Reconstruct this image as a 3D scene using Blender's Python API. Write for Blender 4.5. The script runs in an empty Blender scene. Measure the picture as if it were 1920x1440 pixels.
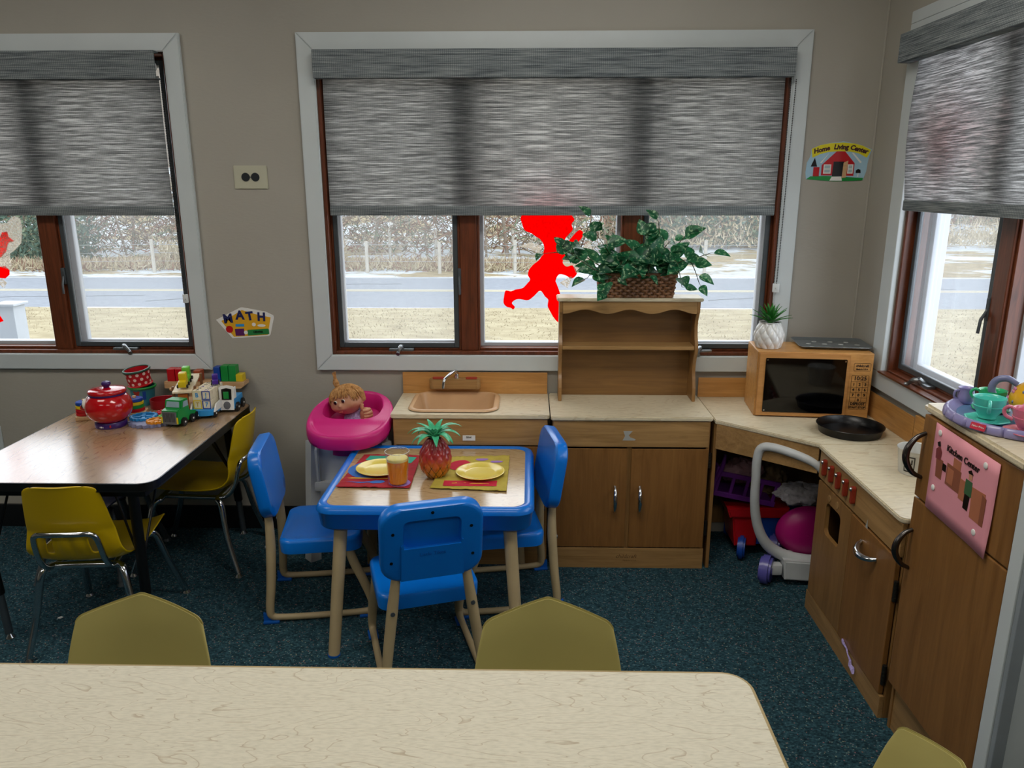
import bpy, bmesh, math, random
from mathutils import Vector, Matrix, noise
random.seed(7)
PI = math.pi
C = bpy.context.scene.collection
V = Vector

# ---------------------------------------------------------------- materials
MATS = {}
def srgb(h):
    h = h.lstrip('#')
    r = [int(h[i:i+2], 16)/255 for i in (0, 2, 4)]
    return tuple((c/12.92 if c <= .04045 else ((c+.055)/1.055)**2.4) for c in r) + (1.,)
def new_mat(name):
    m = bpy.data.materials.new(name); m.use_nodes = True
    nt = m.node_tree; b = nt.nodes['Principled BSDF']
    MATS[name] = m
    return m, nt, b
def N(nt, t, **k):
    n = nt.nodes.new(t)
    for a, v in k.items(): setattr(n, a, v)
    return n
def coords(nt, scale=(1, 1, 1), rot=(0, 0, 0)):
    tc = N(nt, 'ShaderNodeTexCoord'); mp = N(nt, 'ShaderNodeMapping')
    mp.inputs['Scale'].default_value = scale; mp.inputs['Rotation'].default_value = rot
    nt.links.new(tc.outputs['Object'], mp.inputs['Vector'])
    return mp.outputs['Vector']
def ramp(nt, fac, stops):
    r = N(nt, 'ShaderNodeValToRGB'); e = r.color_ramp.elements
    while len(e) < len(stops): e.new(.5)
    for i, (p, c) in enumerate(stops):
        e[i].position = p; e[i].color = c if len(c) == 4 else tuple(c)+(1,)
    nt.links.new(fac, r.inputs['Fac'])
    return r.outputs['Color']
def noise_tex(nt, vec, scale, detail=4, rough=.5, dist=0):
    n = N(nt, 'ShaderNodeTexNoise')
    n.inputs['Scale'].default_value = scale; n.inputs['Detail'].default_value = detail
    n.inputs['Roughness'].default_value = rough; n.inputs['Distortion'].default_value = dist
    nt.links.new(vec, n.inputs['Vector'])
    return n.outputs['Fac']
def bump(nt, b, h, strength=.2, dist=.002):
    n = N(nt, 'ShaderNodeBump'); n.inputs['Strength'].default_value = strength; n.inputs['Distance'].default_value = dist
    nt.links.new(h, n.inputs['Height']); nt.links.new(n.outputs['Normal'], b.inputs['Normal'])
def plain(name, col, rough=.5, metal=0., var=.06, coat=0., nscale=18, bmp=0., trans=0., spec=.5, sub=0):
    """one colour with faint procedural mottling"""
    if name in MATS: return MATS[name]
    m, nt, b = new_mat(name)
    c = srgb(col) if isinstance(col, str) else tuple(col)+(1,)
    v = coords(nt)
    f = noise_tex(nt, v, nscale, 3)
    lo = tuple(x*(1-var) for x in c[:3])+(1,); hi = tuple(min(1, x*(1+var)) for x in c[:3])+(1,)
    nt.links.new(ramp(nt, f, [(.3, lo), (.7, hi)]), b.inputs['Base Color'])
    b.inputs['Roughness'].default_value = rough; b.inputs['Metallic'].default_value = metal
    b.inputs['Coat Weight'].default_value = coat; b.inputs['Transmission Weight'].default_value = trans
    b.inputs['Specular IOR Level'].default_value = spec
    if bmp: bump(nt, b, noise_tex(nt, v, nscale*6, 3), bmp)
    return m
def wood(name, c1, c2, axis='x', scale=1., rough=.45, dark=None, coat=.1, bmp=.05, stretch=9):
    if name in MATS: return MATS[name]
    m, nt, b = new_mat(name)
    s = [stretch*scale]*3; s['xyz'.index(axis)] = .9*scale
    v = coords(nt, tuple(s))
    f1 = noise_tex(nt, v, 4, 6, .62, 1.1)
    v2 = coords(nt, tuple(x*(8 if x > 2*scale else 1) for x in s))
    f2 = noise_tex(nt, v2, 3, 3, .5)
    ad = N(nt, 'ShaderNodeMath', operation='MULTIPLY_ADD'); nt.links.new(f2, ad.inputs[0]); ad.inputs[1].default_value = .35
    nt.links.new(f1, ad.inputs[2])
    a, c = srgb(c1), srgb(c2)
    st = [(.42, a), (.86, c)]
    if dark: st = [(.36, srgb(dark)), (.5, a), (.86, c)]
    nt.links.new(ramp(nt, ad.outputs[0], st), b.inputs['Base Color'])
    b.inputs['Roughness'].default_value = rough; b.inputs['Coat Weight'].default_value = coat; b.inputs['Coat Roughness'].default_value = .25
    if bmp: bump(nt, b, ad.outputs[0], bmp)
    return m
def laminate(name, base, line, axis='x', scale=1., rough=.3, contour=9, lw=.09):
    """printed wood-grain laminate: thin contour lines of a stretched noise"""
    m, nt, b = new_mat(name)
    s = [5*scale]*3; s['xyz'.index(axis)] = 1.1*scale
    v = coords(nt, tuple(s))
    f = noise_tex(nt, v, 1.3, 2.5, .45, .6)
    mu = N(nt, 'ShaderNodeMath', operation='MULTIPLY'); mu.inputs[1].default_value = contour; nt.links.new(f, mu.inputs[0])
    fr = N(nt, 'ShaderNodeMath', operation='FRACT'); nt.links.new(mu.outputs[0], fr.inputs[0])
    g = noise_tex(nt, coords(nt, tuple(x*4 for x in s)), 6, 3)
    mix = N(nt, 'ShaderNodeMixRGB', blend_type='MULTIPLY'); mix.inputs['Fac'].default_value = 1
    nt.links.new(ramp(nt, fr.outputs[0], [(0, srgb(line)), (lw, srgb(base)), (.9, srgb(base))]), mix.inputs[1])
    nt.links.new(ramp(nt, g, [(.3, (.86, .86, .85)), (.6, (1, 1, 1))]), mix.inputs[2])
    nt.links.new(mix.outputs[0], b.inputs['Base Color'])
    b.inputs['Roughness'].default_value = rough
    bump(nt, b, noise_tex(nt, coords(nt), 260, 2), .04, .001)
    return m

# walls
def wall_mat():
    m, nt, b = new_mat('wall paint')
    v = coords(nt)
    nt.links.new(ramp(nt, noise_tex(nt, v, 1.3, 4), [(.3, srgb('#a19d93')), (.7, srgb('#aeaa9f'))]), b.inputs['Base Color'])
    b.inputs['Roughness'].default_value = .6
    bump(nt, b, noise_tex(nt, coords(nt, (1, 1, 3)), 45, 4), .25, .002)
    return m
def carpet_mat():
    m, nt, b = new_mat('carpet')
    v = coords(nt)
    f = noise_tex(nt, coords(nt, (1, 1.6, 1), (0, 0, .35)), 95, 3, .7)
    base = ramp(nt, f, [(.34, srgb('#18272f')), (.5, srgb('#29454f')), (.62, srgb('#385b63')), (.75, srgb('#637a7e'))])
    # woven blocks of lighter / darker pile
    wf = noise_tex(nt, coords(nt, (1, 1.3, 1), (0, 0, .7)), 34, 2, .5)
    mx = N(nt, 'ShaderNodeMixRGB', blend_type='MULTIPLY'); mx.inputs['Fac'].default_value = .7
    nt.links.new(base, mx.inputs[1]); nt.links.new(ramp(nt, wf, [(.38, (.62, .64, .68)), (.6, (1.3, 1.3, 1.3))]), mx.inputs[2])
    vo = N(nt, 'ShaderNodeTexVoronoi'); vo.inputs['Scale'].default_value = 300; nt.links.new(v, vo.inputs['Vector'])
    sp = N(nt, 'ShaderNodeSeparateColor'); nt.links.new(vo.outputs['Color'], sp.inputs[0])
    gt = N(nt, 'ShaderNodeMath', operation='GREATER_THAN'); gt.inputs[1].default_value = .962; nt.links.new(sp.outputs[0], gt.inputs[0])
    fleck = ramp(nt, sp.outputs[1], [(0, srgb('#8c7462')), (.35, srgb('#8a666c')), (.6, srgb('#6f8f90')), (1, srgb('#8a8f78'))])
    m2 = N(nt, 'ShaderNodeMixRGB'); nt.links.new(gt.outputs[0], m2.inputs[0]); nt.links.new(mx.outputs[0], m2.inputs[1]); nt.links.new(fleck, m2.inputs[2])
    nt.links.new(m2.outputs[0], b.inputs['Base Color'])
    b.inputs['Roughness'].default_value = .95; b.inputs['Specular IOR Level'].default_value = .1
    bump(nt, b, f, .8, .006)
    return m
def shade_mat(name, thru=.5, axis='x'):
    """woven sunscreen fabric: diffuse + translucent + tiny open holes, thick and thin yarn streaks"""
    m, nt, b = new_mat(name)
    nt.nodes.remove(b)
    out = nt.nodes['Material Output']
    sc = (1.6, 1, 60) if axis == 'x' else (1, 1.6, 60)
    v = coords(nt, sc)
    f = noise_tex(nt, v, 4.2, 5, .72)
    # fine weave
    w1 = N(nt, 'ShaderNodeTexWave', bands_direction='Z'); w1.inputs['Scale'].default_value = 60; nt.links.new(coords(nt), w1.inputs['Vector'])
    w2 = N(nt, 'ShaderNodeTexWave', bands_direction='X' if axis == 'x' else 'Y'); w2.inputs['Scale'].default_value = 44; nt.links.new(coords(nt), w2.inputs['Vector'])
    wm = N(nt, 'ShaderNodeMath', operation='MULTIPLY'); nt.links.new(w1.outputs['Fac'], wm.inputs[0]); nt.links.new(w2.outputs['Fac'], wm.inputs[1])
    st = ramp(nt, f, [(.36, srgb('#5c6368')), (.5, srgb('#858c8e')), (.66, srgb('#a4aaaa'))])
    mx = N(nt, 'ShaderNodeMixRGB', blend_type='MULTIPLY'); mx.inputs[0].default_value = .75
    nt.links.new(st, mx.inputs[1]); nt.links.new(ramp(nt, wm.outputs[0], [(0, (.5, .52, .54)), (.6, (1.15, 1.15, 1.15))]), mx.inputs[2])
    d = N(nt, 'ShaderNodeBsdfDiffuse'); nt.links.new(mx.outputs[0], d.inputs['Color'])
    t = N(nt, 'ShaderNodeBsdfTranslucent')
    tcol = ramp(nt, f, [(.38, (.07, .067, .063)), (.5, (.17, .163, .155)), (.62, (.50, .485, .46))])
    nt.links.new(tcol, t.inputs['Color'])
    m1 = N(nt, 'ShaderNodeMixShader'); m1.inputs[0].default_value = thru
    nt.links.new(d.outputs[0], m1.inputs[1]); nt.links.new(t.outputs[0], m1.inputs[2])
    tr = N(nt, 'ShaderNodeBsdfTransparent')
    m2 = N(nt, 'ShaderNodeMixShader')
    hole = ramp(nt, f, [(.5, (0, 0, 0)), (.72, (.2, .2, .2))])
    if thru < .1: m2.inputs[0].default_value = 0
    else: nt.links.new(hole, m2.inputs[0])
    nt.links.new(m1.outputs[0], m2.inputs[1]); nt.links.new(tr.outputs[0], m2.inputs[2])
    nt.links.new(m2.outputs[0], out.inputs['Surface'])
    return m
def glass_mat():
    m, nt, b = new_mat('window glass'); nt.nodes.remove(b)
    out = nt.nodes['Material Output']
    lw = N(nt, 'ShaderNodeLayerWeight'); lw.inputs['Blend'].default_value = .5
    pw = N(nt, 'ShaderNodeMath', operation='POWER'); nt.links.new(lw.outputs['Facing'], pw.inputs[0]); pw.inputs[1].default_value = 5
    fr = N(nt, 'ShaderNodeMath', operation='MULTIPLY_ADD'); nt.links.new(pw.outputs[0], fr.inputs[0]); fr.inputs[1].default_value = .9; fr.inputs[2].default_value = .035
    tr = N(nt, 'ShaderNodeBsdfTransparent'); tr.inputs['Color'].default_value = (.97, .98, .98, 1)
    gl = N(nt, 'ShaderNodeBsdfGlossy'); gl.inputs['Roughness'].default_value = .02
    f = noise_tex(nt, coords(nt), 3, 3)
    nt.links.new(ramp(nt, f, [(0, (.9, .92, .93)), (1, (1, 1, 1))]), gl.inputs['Color'])
    mx = N(nt, 'ShaderNodeMixShader'); nt.links.new(fr.outputs[0], mx.inputs[0])
    nt.links.new(tr.outputs[0], mx.inputs[1]); nt.links.new(gl.outputs[0], mx.inputs[2]); nt.links.new(mx.outputs[0], out.inputs['Surface'])
    return m
def screen_mat():
    """insect screen: fine grey mesh, mostly open"""
    m, nt, b = new_mat('insect screen'); nt.nodes.remove(b)
    out = nt.nodes['Material Output']
    tr = N(nt, 'ShaderNodeBsdfTransparent'); df = N(nt, 'ShaderNodeBsdfDiffuse')
    tl = N(nt, 'ShaderNodeBsdfTranslucent'); tl.inputs['Color'].default_value = (.75, .77, .8, 1); df.inputs['Color'].default_value = (.3, .31, .32, 1)
    m1 = N(nt, 'ShaderNodeMixShader'); m1.inputs[0].default_value = .55
    nt.links.new(df.outputs[0], m1.inputs[1]); nt.links.new(tl.outputs[0], m1.inputs[2])
    f = noise_tex(nt, coords(nt), 2.5, 2)
    m2 = N(nt, 'ShaderNodeMixShader'); nt.links.new(ramp(nt, f, [(.2, (.2, .2, .2)), (.8, (.27, .27, .27))]), m2.inputs[0])
    nt.links.new(tr.outputs[0], m2.inputs[1]); nt.links.new(m1.outputs[0], m2.inputs[2]); nt.links.new(m2.outputs[0], out.inputs['Surface'])
    return m
def cling_mat(name, col, open_=0., translucent=.6):
    m, nt, b = new_mat(name); nt.nodes.remove(b)
    out = nt.nodes['Material Output']
    df = N(nt, 'ShaderNodeBsdfDiffuse'); tl = N(nt, 'ShaderNodeBsdfTranslucent')
    f = noise_tex(nt, coords(nt), 90, 3, .7)
    c = col
    cr = ramp(nt, f, [(.35, tuple(x*.85 for x in c)), (.7, c)])
    nt.links.new(cr, df.inputs['Color']); nt.links.new(cr, tl.inputs['Color'])
    m1 = N(nt, 'ShaderNodeMixShader'); m1.inputs[0].default_value = translucent
    nt.links.new(df.outputs[0], m1.inputs[1]); nt.links.new(tl.outputs[0], m1.inputs[2])
    tr = N(nt, 'ShaderNodeBsdfTransparent'); m2 = N(nt, 'ShaderNodeMixShader')
    if open_:
        nt.links.new(ramp(nt, noise_tex(nt, coords(nt), 140, 2, .8), [(.45, (0, 0, 0)), (.55, (open_, open_, open_))]), m2.inputs[0])
    else: m2.inputs[0].default_value = 0
    nt.links.new(m1.outputs[0], m2.inputs[1]); nt.links.new(tr.outputs[0], m2.inputs[2]); nt.links.new(m2.outputs[0], out.inputs['Surface'])
    return m
def multi(name, scale, stops, rough=.9, axis_scale=(1, 1, 1), detail=5, bmp=0., translucent=False):
    m, nt, b = new_mat(name)
    v = coords(nt, axis_scale)
    f = noise_tex(nt, v, scale, detail, .65)
    nt.links.new(ramp(nt, f, [(p, srgb(c)) for p, c in stops]), b.inputs['Base Color'])
    b.inputs['Roughness'].default_value = rough; b.inputs['Specular IOR Level'].default_value = .2
    if bmp: bump(nt, b, f, bmp, .01)
    return m

# ---------------------------------------------------------------- mesh helper
class MB:
    def __init__(self): self.bm = bmesh.new(); self.mi = 0
    def _add(self, b2, M=None):
        if M is not None: b2.transform(M)
        me = bpy.data.meshes.new('t'); b2.to_mesh(me); b2.free()
        n0 = len(self.bm.faces)
        self.bm.from_mesh(me); bpy.data.meshes.remove(me)
        self.bm.faces.ensure_lookup_table()
        for f in self.bm.faces[n0:]: f.material_index = self.mi
        return self
    def box(self, x0, x1, y0, y1, z0, z1, bev=0., seg=2, M=None):
        b = bmesh.new(); bmesh.ops.create_cube(b, size=1)
        for v in b.verts:
            v.co = V(((x0+x1)/2+v.co.x*(x1-x0), (y0+y1)/2+v.co.y*(y1-y0), (z0+z1)/2+v.co.z*(z1-z0)))
        if bev:
            bev = min(bev, .49*min(abs(x1-x0), abs(y1-y0), abs(z1-z0)))
            bmesh.ops.bevel(b, geom=b.edges[:], offset=bev, segments=seg, affect='EDGES', profile=.6)
        bmesh.ops.recalc_face_normals(b, faces=b.faces)
        return self._add(b, M)
    def cyl(self, p0, p1, r0, r1=None, n=20, bev=0., M=None):
        r1 = r0 if r1 is None else r1
        p0, p1 = V(p0), V(p1); d = p1-p0
        b = bmesh.new(); bmesh.ops.create_cone(b, cap_ends=True, segments=n, radius1=r0, radius2=max(r1, 1e-5), depth=d.length)
        if bev: bmesh.ops.bevel(b, geom=[e for e in b.edges if len(e.link_faces) == 2 and any(len(f.verts) > 4 for f in e.link_faces)], offset=bev, segments=2, affect='EDGES')
        q = d.to_track_quat('Z', 'Y').to_matrix().to_4x4(); q.translation = (p0+p1)/2
        b.transform(q)
        return self._add(b, M)
    def sph(self, c, r, sc=(1, 1, 1), n=20, rot=None, M=None):
        b = bmesh.new(); bmesh.ops.create_uvsphere(b, u_segments=n, v_segments=max(6, n*2//3), radius=r)
        T = Matrix.Diagonal((*sc, 1))
        if rot is not None: T = rot.to_4x4() @ T
        T = Matrix.Translation(V(c)) @ T
        b.transform(T)
        return self._add(b, M)
    def tube(self, pts, r, n=10, closed=False, smooth=0, flat=None, M=None, caps=True, up=None):
        pts = [V(p) for p in pts]
        if smooth: pts = catmull(pts, smooth, closed)
        rs = r if isinstance(r, (list, tuple)) else None
        b = bmesh.new(); rings = []; m = len(pts)
        prev = None
        for i, p in enumerate(pts):
            if closed: t = pts[(i+1) % m]-pts[i-1]
            else: t = pts[min(i+1, m-1)]-pts[max(i-1, 0)]
            if t.length < 1e-9: t = V((0, 0, 1))
            t.normalize()
            if prev is None:
                a = V(up) if up else (V((0, 0, 1)) if abs(t.z) < .9 else V((1, 0, 0)))
                prev = (a-t*a.dot(t)).normalized()
            else:
                prev = prev-t*prev.dot(t)
                prev = prev.normalized() if prev.length > 1e-6 else t.orthogonal().normalized()
            s = t.cross(prev)
            if rs:
                k = i/(m-1)*(len(rs)-1); j = min(int(k), len(rs)-2); rr = rs[j]+(rs[j+1]-rs[j])*(k-j)
            else: rr = r
            fx, fy = flat if flat else (1, 1)
            rings.append([b.verts.new(p+prev*(math.cos(2*PI*k/n)*rr*fx)+s*(math.sin(2*PI*k/n)*rr*fy)) for k in range(n)])
        for i in range(m if closed else m-1):
            A, B = rings[i], rings[(i+1) % m]
            for k in range(n): b.faces.new((A[k], A[(k+1) % n], B[(k+1) % n], B[k]))
        if not closed and caps:
            b.faces.new(rings[0][::-1]); b.faces.new(rings[-1])
        return self._add(b, M)
    def lathe(self, prof, c=(0, 0, 0), n=32, M=None, close=False):
        """prof: list of (r, z)"""
        b = bmesh.new(); rings = []
        for r, z in prof:
            if r < 1e-6: rings.append([b.verts.new((c[0], c[1], c[2]+z))])
            else: rings.append([b.verts.new((c[0]+r*math.cos(2*PI*k/n), c[1]+r*math.sin(2*PI*k/n), c[2]+z)) for k in range(n)])
        for A, B in zip(rings, rings[1:]):
            for k in range(n):
                a, a2 = A[k % len(A)], A[(k+1) % n % len(A)]
                q, q2 = B[k % len(B)], B[(k+1) % n % len(B)]
                vs = []
                for v in (a, a2, q2, q):
                    if v not in vs: vs.append(v)
                if len(vs) > 2: b.faces.new(vs)
        bmesh.ops.recalc_face_normals(b, faces=b.faces)
        return self._add(b, M)
    def prism(self, poly, z0, z1, M=None, bev=0., hole=None):
        """poly in xy extruded z0..z1 (holes: list of polygons -> ring via bridge)"""
        b = bmesh.new()
        if hole is None:
            vs = [b.verts.new((x, y, z0)) for x, y in poly]; f = b.faces.new(vs)
            r = bmesh.ops.extrude_face_region(b, geom=[f])
            bmesh.ops.translate(b, verts=[v for v in r['geom'] if isinstance(v, bmesh.types.BMVert)], vec=(0, 0, z1-z0))
        else:
            n = len(poly)
            L = []
            for z in (z0, z1):
                L.append(([b.verts.new((x, y, z)) for x, y in poly], [b.verts.new((x, y, z)) for x, y in hole]))
            for k in range(n):
                k2 = (k+1) % n
                (o0, i0), (o1, i1) = L
                b.faces.new((o0[k], o0[k2], i0[k2], i0[k])); b.faces.new((o1[k], i1[k], i1[k2], o1[k2]))
                b.faces.new((o0[k], o1[k], o1[k2], o0[k2])); b.faces.new((i0[k], i0[k2], i1[k2], i1[k]))
        bmesh.ops.recalc_face_normals(b, faces=b.faces)
        if bev:
            ed = [e for e in b.edges if abs(e.verts[0].co.z-e.verts[1].co.z) < 1e-7]
            bmesh.ops.bevel(b, geom=ed, offset=bev, segments=2, affect='EDGES')
        return self._add(b, M)
    def grid(self, fn, nu, nv, M=None, closeu=False, skip=None):
        b = bmesh.new()
        g = [[b.verts.new(fn(i/(nu if closeu else nu-1), j/(nv-1))) for j in range(nv)] for i in range(nu)]
        for i in range(nu if closeu else nu-1):
            for j in range(nv-1):
                if skip and skip((i+.5)/(nu-1), (j+.5)/(nv-1)): continue
                b.faces.new((g[i][j], g[(i+1) % nu][j], g[(i+1) % nu][j+1], g[i][j+1]))
        return self._add(b, M)
    def quad(self, pts):
        b = bmesh.new(); b.faces.new([b.verts.new(p) for p in pts]); return self._add(b)
    def build(self, name, mat, parent=None, world=False, smooth=False, subsurf=0, solid=0., label=None, angle=None, soff=0, weld=False):
        if weld: bmesh.ops.remove_doubles(self.bm, verts=self.bm.verts, dist=1e-5)
        me = bpy.data.meshes.new(name)
        if world and parent is not None:
            self.bm.transform(local_inv(parent))
        self.bm.to_mesh(me); self.bm.free()
        for m in (mat if isinstance(mat, (list, tuple)) else [mat]): me.materials.append(m)
        if smooth:
            for p in me.polygons: p.use_smooth = True
            if angle is None: angle = 40
            try: me.set_sharp_from_angle(angle=math.radians(angle))
            except Exception: pass
        o = bpy.data.objects.new(name, me); C.objects.link(o)
        if parent is not None: o.parent = parent
        if solid:
            s = o.modifiers.new('s', 'SOLIDIFY'); s.thickness = solid; s.offset = soff
        if subsurf:
            s = o.modifiers.new('u', 'SUBSURF'); s.levels = subsurf; s.render_levels = subsurf
        if label: o['label'] = label
        return o
def local_inv(p):
    M = Matrix.LocRotScale(p.location, p.rotation_euler, p.scale)
    if p.parent is not None: return M.inverted() @ local_inv(p.parent)
    return M.inverted()
def catmull(p, k, closed=False):
    out = []; m = len(p); rng = range(m) if closed else range(m-1)
    for i in rng:
        if closed: a, b, c, d = p[i-1], p[i], p[(i+1) % m], p[(i+2) % m]
        else: a, b, c, d = p[max(i-1, 0)], p[i], p[i+1], p[min(i+2, m-1)]
        for j in range(k):
            t = j/k
            out.append(.5*((2*b)+(c-a)*t+(2*a-5*b+4*c-d)*t*t+(3*b-a-3*c+d)*t**3))
    if not closed: out.append(p[-1])
    return out
def rrect(x0, x1, y0, y1, r, n=6):
    r = min(r, abs(x1-x0)/2-1e-5, abs(y1-y0)/2-1e-5); out = []
    for cx, cy, a in ((x1-r, y1-r, 0), (x0+r, y1-r, PI/2), (x0+r, y0+r, PI), (x1-r, y0+r, 1.5*PI)):
        for i in range(n+1):
            t = a+PI/2*i/n; out.append((cx+r*math.cos(t), cy+r*math.sin(t)))
    return out
def circ(cx, cy, r, n=24, ry=None):
    return [(cx+r*math.cos(2*PI*i/n), cy+(ry or r)*math.sin(2*PI*i/n)) for i in range(n)]
# matrices that stand an xy drawing up: local x->u, local y->v, local z->n
def plane(o, u, v):
    u, v = V(u).normalized(), V(v).normalized(); n = u.cross(v)
    M = Matrix.Identity(4)
    for i in range(3): M[i][0], M[i][1], M[i][2], M[i][3] = u[i], v[i], n[i], o[i]
    return M
def wallM(y=0.):   # drawing x,z on a wall facing -Y
    return plane((0, y, 0), (1, 0, 0), (0, 0, 1))

def tag(o, label, cat, group=None, kind=None):
    if label: o['label'] = label
    if cat: o['category'] = cat
    if group: o['group'] = group
    if kind: o['kind'] = kind
    return o
def thing(name, label, cat, loc=(0, 0, 0), rotz=0., group=None, rot=None):
    o = bpy.data.objects.new(name, None); C.objects.link(o); o.empty_display_size = .05
    o.location = loc; o.rotation_euler = rot if rot else (0, 0, rotz)
    return tag(o, label, cat, group)
def struct(o): o['kind'] = 'structure'; return o
def strem(name, loc=(0, 0, 0)):
    o = bpy.data.objects.new(name, None); C.objects.link(o); o.location = loc; o['kind'] = 'structure'; return o
def dup(root, loc, rotz=0., label=None, group=None, scale=None, rot=None):
    r = root.copy(); C.objects.link(r); r.location = loc; r.rotation_euler = rot if rot else (0, 0, rotz)
    if scale: r.scale = (scale,)*3 if not hasattr(scale, '__len__') else scale
    if label: r['label'] = label
    if group: r['group'] = group
    for ch in list(root.children):
        c = ch.copy(); C.objects.link(c); c.parent = r
        for g in list(ch.children):
            d = g.copy(); C.objects.link(d); d.parent = c
    return r
def text(name, s, size, mat, M, parent=None, world=True, align='CENTER', ext=.0004, bold=0., shear=0., sx=1., label=None):
    cu = bpy.data.curves.new('txt', 'FONT'); cu.body = s; cu.size = size; cu.align_x = align; cu.align_y = 'CENTER'
    cu.extrude = ext; cu.offset = bold; cu.shear = shear; cu.resolution_u = 3
    o = bpy.data.objects.new('txt', cu); C.objects.link(o)
    bpy.context.view_layer.update()
    me = bpy.data.meshes.new_from_object(o.evaluated_get(bpy.context.evaluated_depsgraph_get()))
    bpy.data.objects.remove(o); bpy.data.curves.remove(cu)
    mb = MB(); mb.bm.from_mesh(me); bpy.data.meshes.remove(me)
    mb.bm.transform(M @ Matrix.Diagonal((sx, 1, 1, 1)))
    for f in mb.bm.faces: f.material_index = 0
    return mb.build(name, mat, parent, world=world, label=label)

WALL = wall_mat(); CARPET = carpet_mat()
TRIM = plain('trim paint', '#c8d0d2', .35, var=.03, nscale=6)
BASEB = plain('baseboard rubber', '#0b0d10', .5)
CEIL = plain('ceiling tile', '#dcdcd8', .9)
REDWD = wood('cherry stained wood', '#44210f', '#743c22', 'z', 1.2, .35)
REDWH = wood('cherry stained wood rail', '#44210f', '#703a20', 'x', 1.2, .35)
REDWY = wood('cherry stained wood side rail', '#44210f', '#703a20', 'y', 1.2, .35)
GREYM = plain('grey painted metal', '#4c5256', .4, .3)
ALU = plain('window hardware', '#8b8f92', .3, .9)
EXTW = plain('white vinyl', '#b4bac2', .4, var=.02)
SHADE = shade_mat('woven shade fabric', .72)
SHADEY = shade_mat('woven shade fabric side', .72, 'y')
VAL = shade_mat('valance fabric', .0)
VALY = shade_mat('valance fabric side', .0, 'y')
GLASS = glass_mat(); SCREEN = screen_mat()
REDC = cling_mat('red window cling', (1., .0, .005), 0, .85)
GLIT = cling_mat('silver glitter cling', (.8, .74, .66), .75, .6)
MAPLE = wood('honey maple', '#8a683c', '#b08a58', 'x', 1., .4)
MAPLEV = wood('honey maple upright', '#7c592e', '#9c7444', 'z', 1., .4)
MAPLEY = wood('honey maple side', '#8a683c', '#b08a58', 'y', 1., .4)
MAPLED = wood('maple door veneer', '#744d24', '#8f6434', 'z', .8, .38)
ORANGE = wood('amber maple', '#a8753a', '#cc9655', 'x', 1., .4)
ORANGY = wood('amber maple side', '#a8753a', '#cc9655', 'y', 1., .4)
CTR = laminate('maple laminate counter', '#d8ccb0', '#c6b594', 'x', 1.6, .3, 14, .25)
TABTOP = laminate('maple laminate tabletop', '#ddd7c4', '#bfb199', 'x', 2.6, .3, 13, .09)
OAKTOP = laminate('oak laminate tabletop', '#ac8b68', '#8f6d4c', 'y', 1.8, .24, 9, .16)
OAKTOP.node_tree.nodes['Principled BSDF'].inputs['Coat Weight'].default_value = .8
OAKTOP.node_tree.nodes['Principled BSDF'].inputs['Coat Roughness'].default_value = .2
OAKTOP.node_tree.nodes['Principled BSDF'].inputs['Coat IOR'].default_value = 1.7
KIDTOP = laminate('striped oak inlay', '#c0a47a', '#a08158', 'x', 2.4, .18, 14, .3)
KIDTOP.node_tree.nodes['Principled BSDF'].inputs['Coat Weight'].default_value = .7
KIDTOP.node_tree.nodes['Principled BSDF'].inputs['Coat Roughness'].default_value = .16
BLACKP = plain('black edge plastic', '#0a0a0b', .35, var=.02)
BLACKM = plain('black painted steel', '#08080a', .4)
CHROME = plain('chrome', '#c9ccd0', .12, 1., var=.03)
GREYST = plain('grey steel', '#6a7176', .35, .7)
YELP = plain('yellow plastic', '#c8a800', .33, var=.04, nscale=4)
TANP = plain('olive tan plastic', '#b6ab68', .38, var=.05, nscale=5)
NAVY = plain('navy plastic', '#141c46', .35)
BLUP = plain('blue plastic', '#0474d8', .3, var=.04, nscale=3, coat=.2)
BLUD = plain('deep blue plastic', '#0454ac', .4, var=.04)
BEIGE = plain('beige plastic', '#b09d78', .5, var=.08, nscale=9)
PINK = plain('magenta plastic', '#cc1a78', .38, var=.04, nscale=4)
WHTP = plain('white plastic', '#c6cacb', .45, var=.04)
SKIN = plain('doll vinyl', '#c99470', .45, var=.08, nscale=20)
BLACK = plain('black', '#060607', .3)
MATTB = plain('matt black', '#0a0a0a', .8)
WHITE = plain('white', '#e6e6e2', .5, var=.02)
RED = plain('red paint', '#b8121c', .3)
DRED = plain('dark red plastic', '#8e0e1a', .4)
YEL = plain('yellow paint', '#dcc01c', .4)
GRN = plain('green paint', '#128a3c', .35)
LGRN = plain('light green paint', '#6cbf3c', .4)
BLUE = plain('sky blue paint', '#2b8fd0', .4)
DBLUE = plain('dark blue paint', '#12429c', .4)
PURP = plain('purple paint', '#4a2a90', .4)
NATW = wood('natural toy wood', '#b98c5c', '#d8b488', 'x', 2., .5)
BROWNW = wood('brown toy wood', '#6b4526', '#8f6239', 'z', 2., .5)
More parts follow.
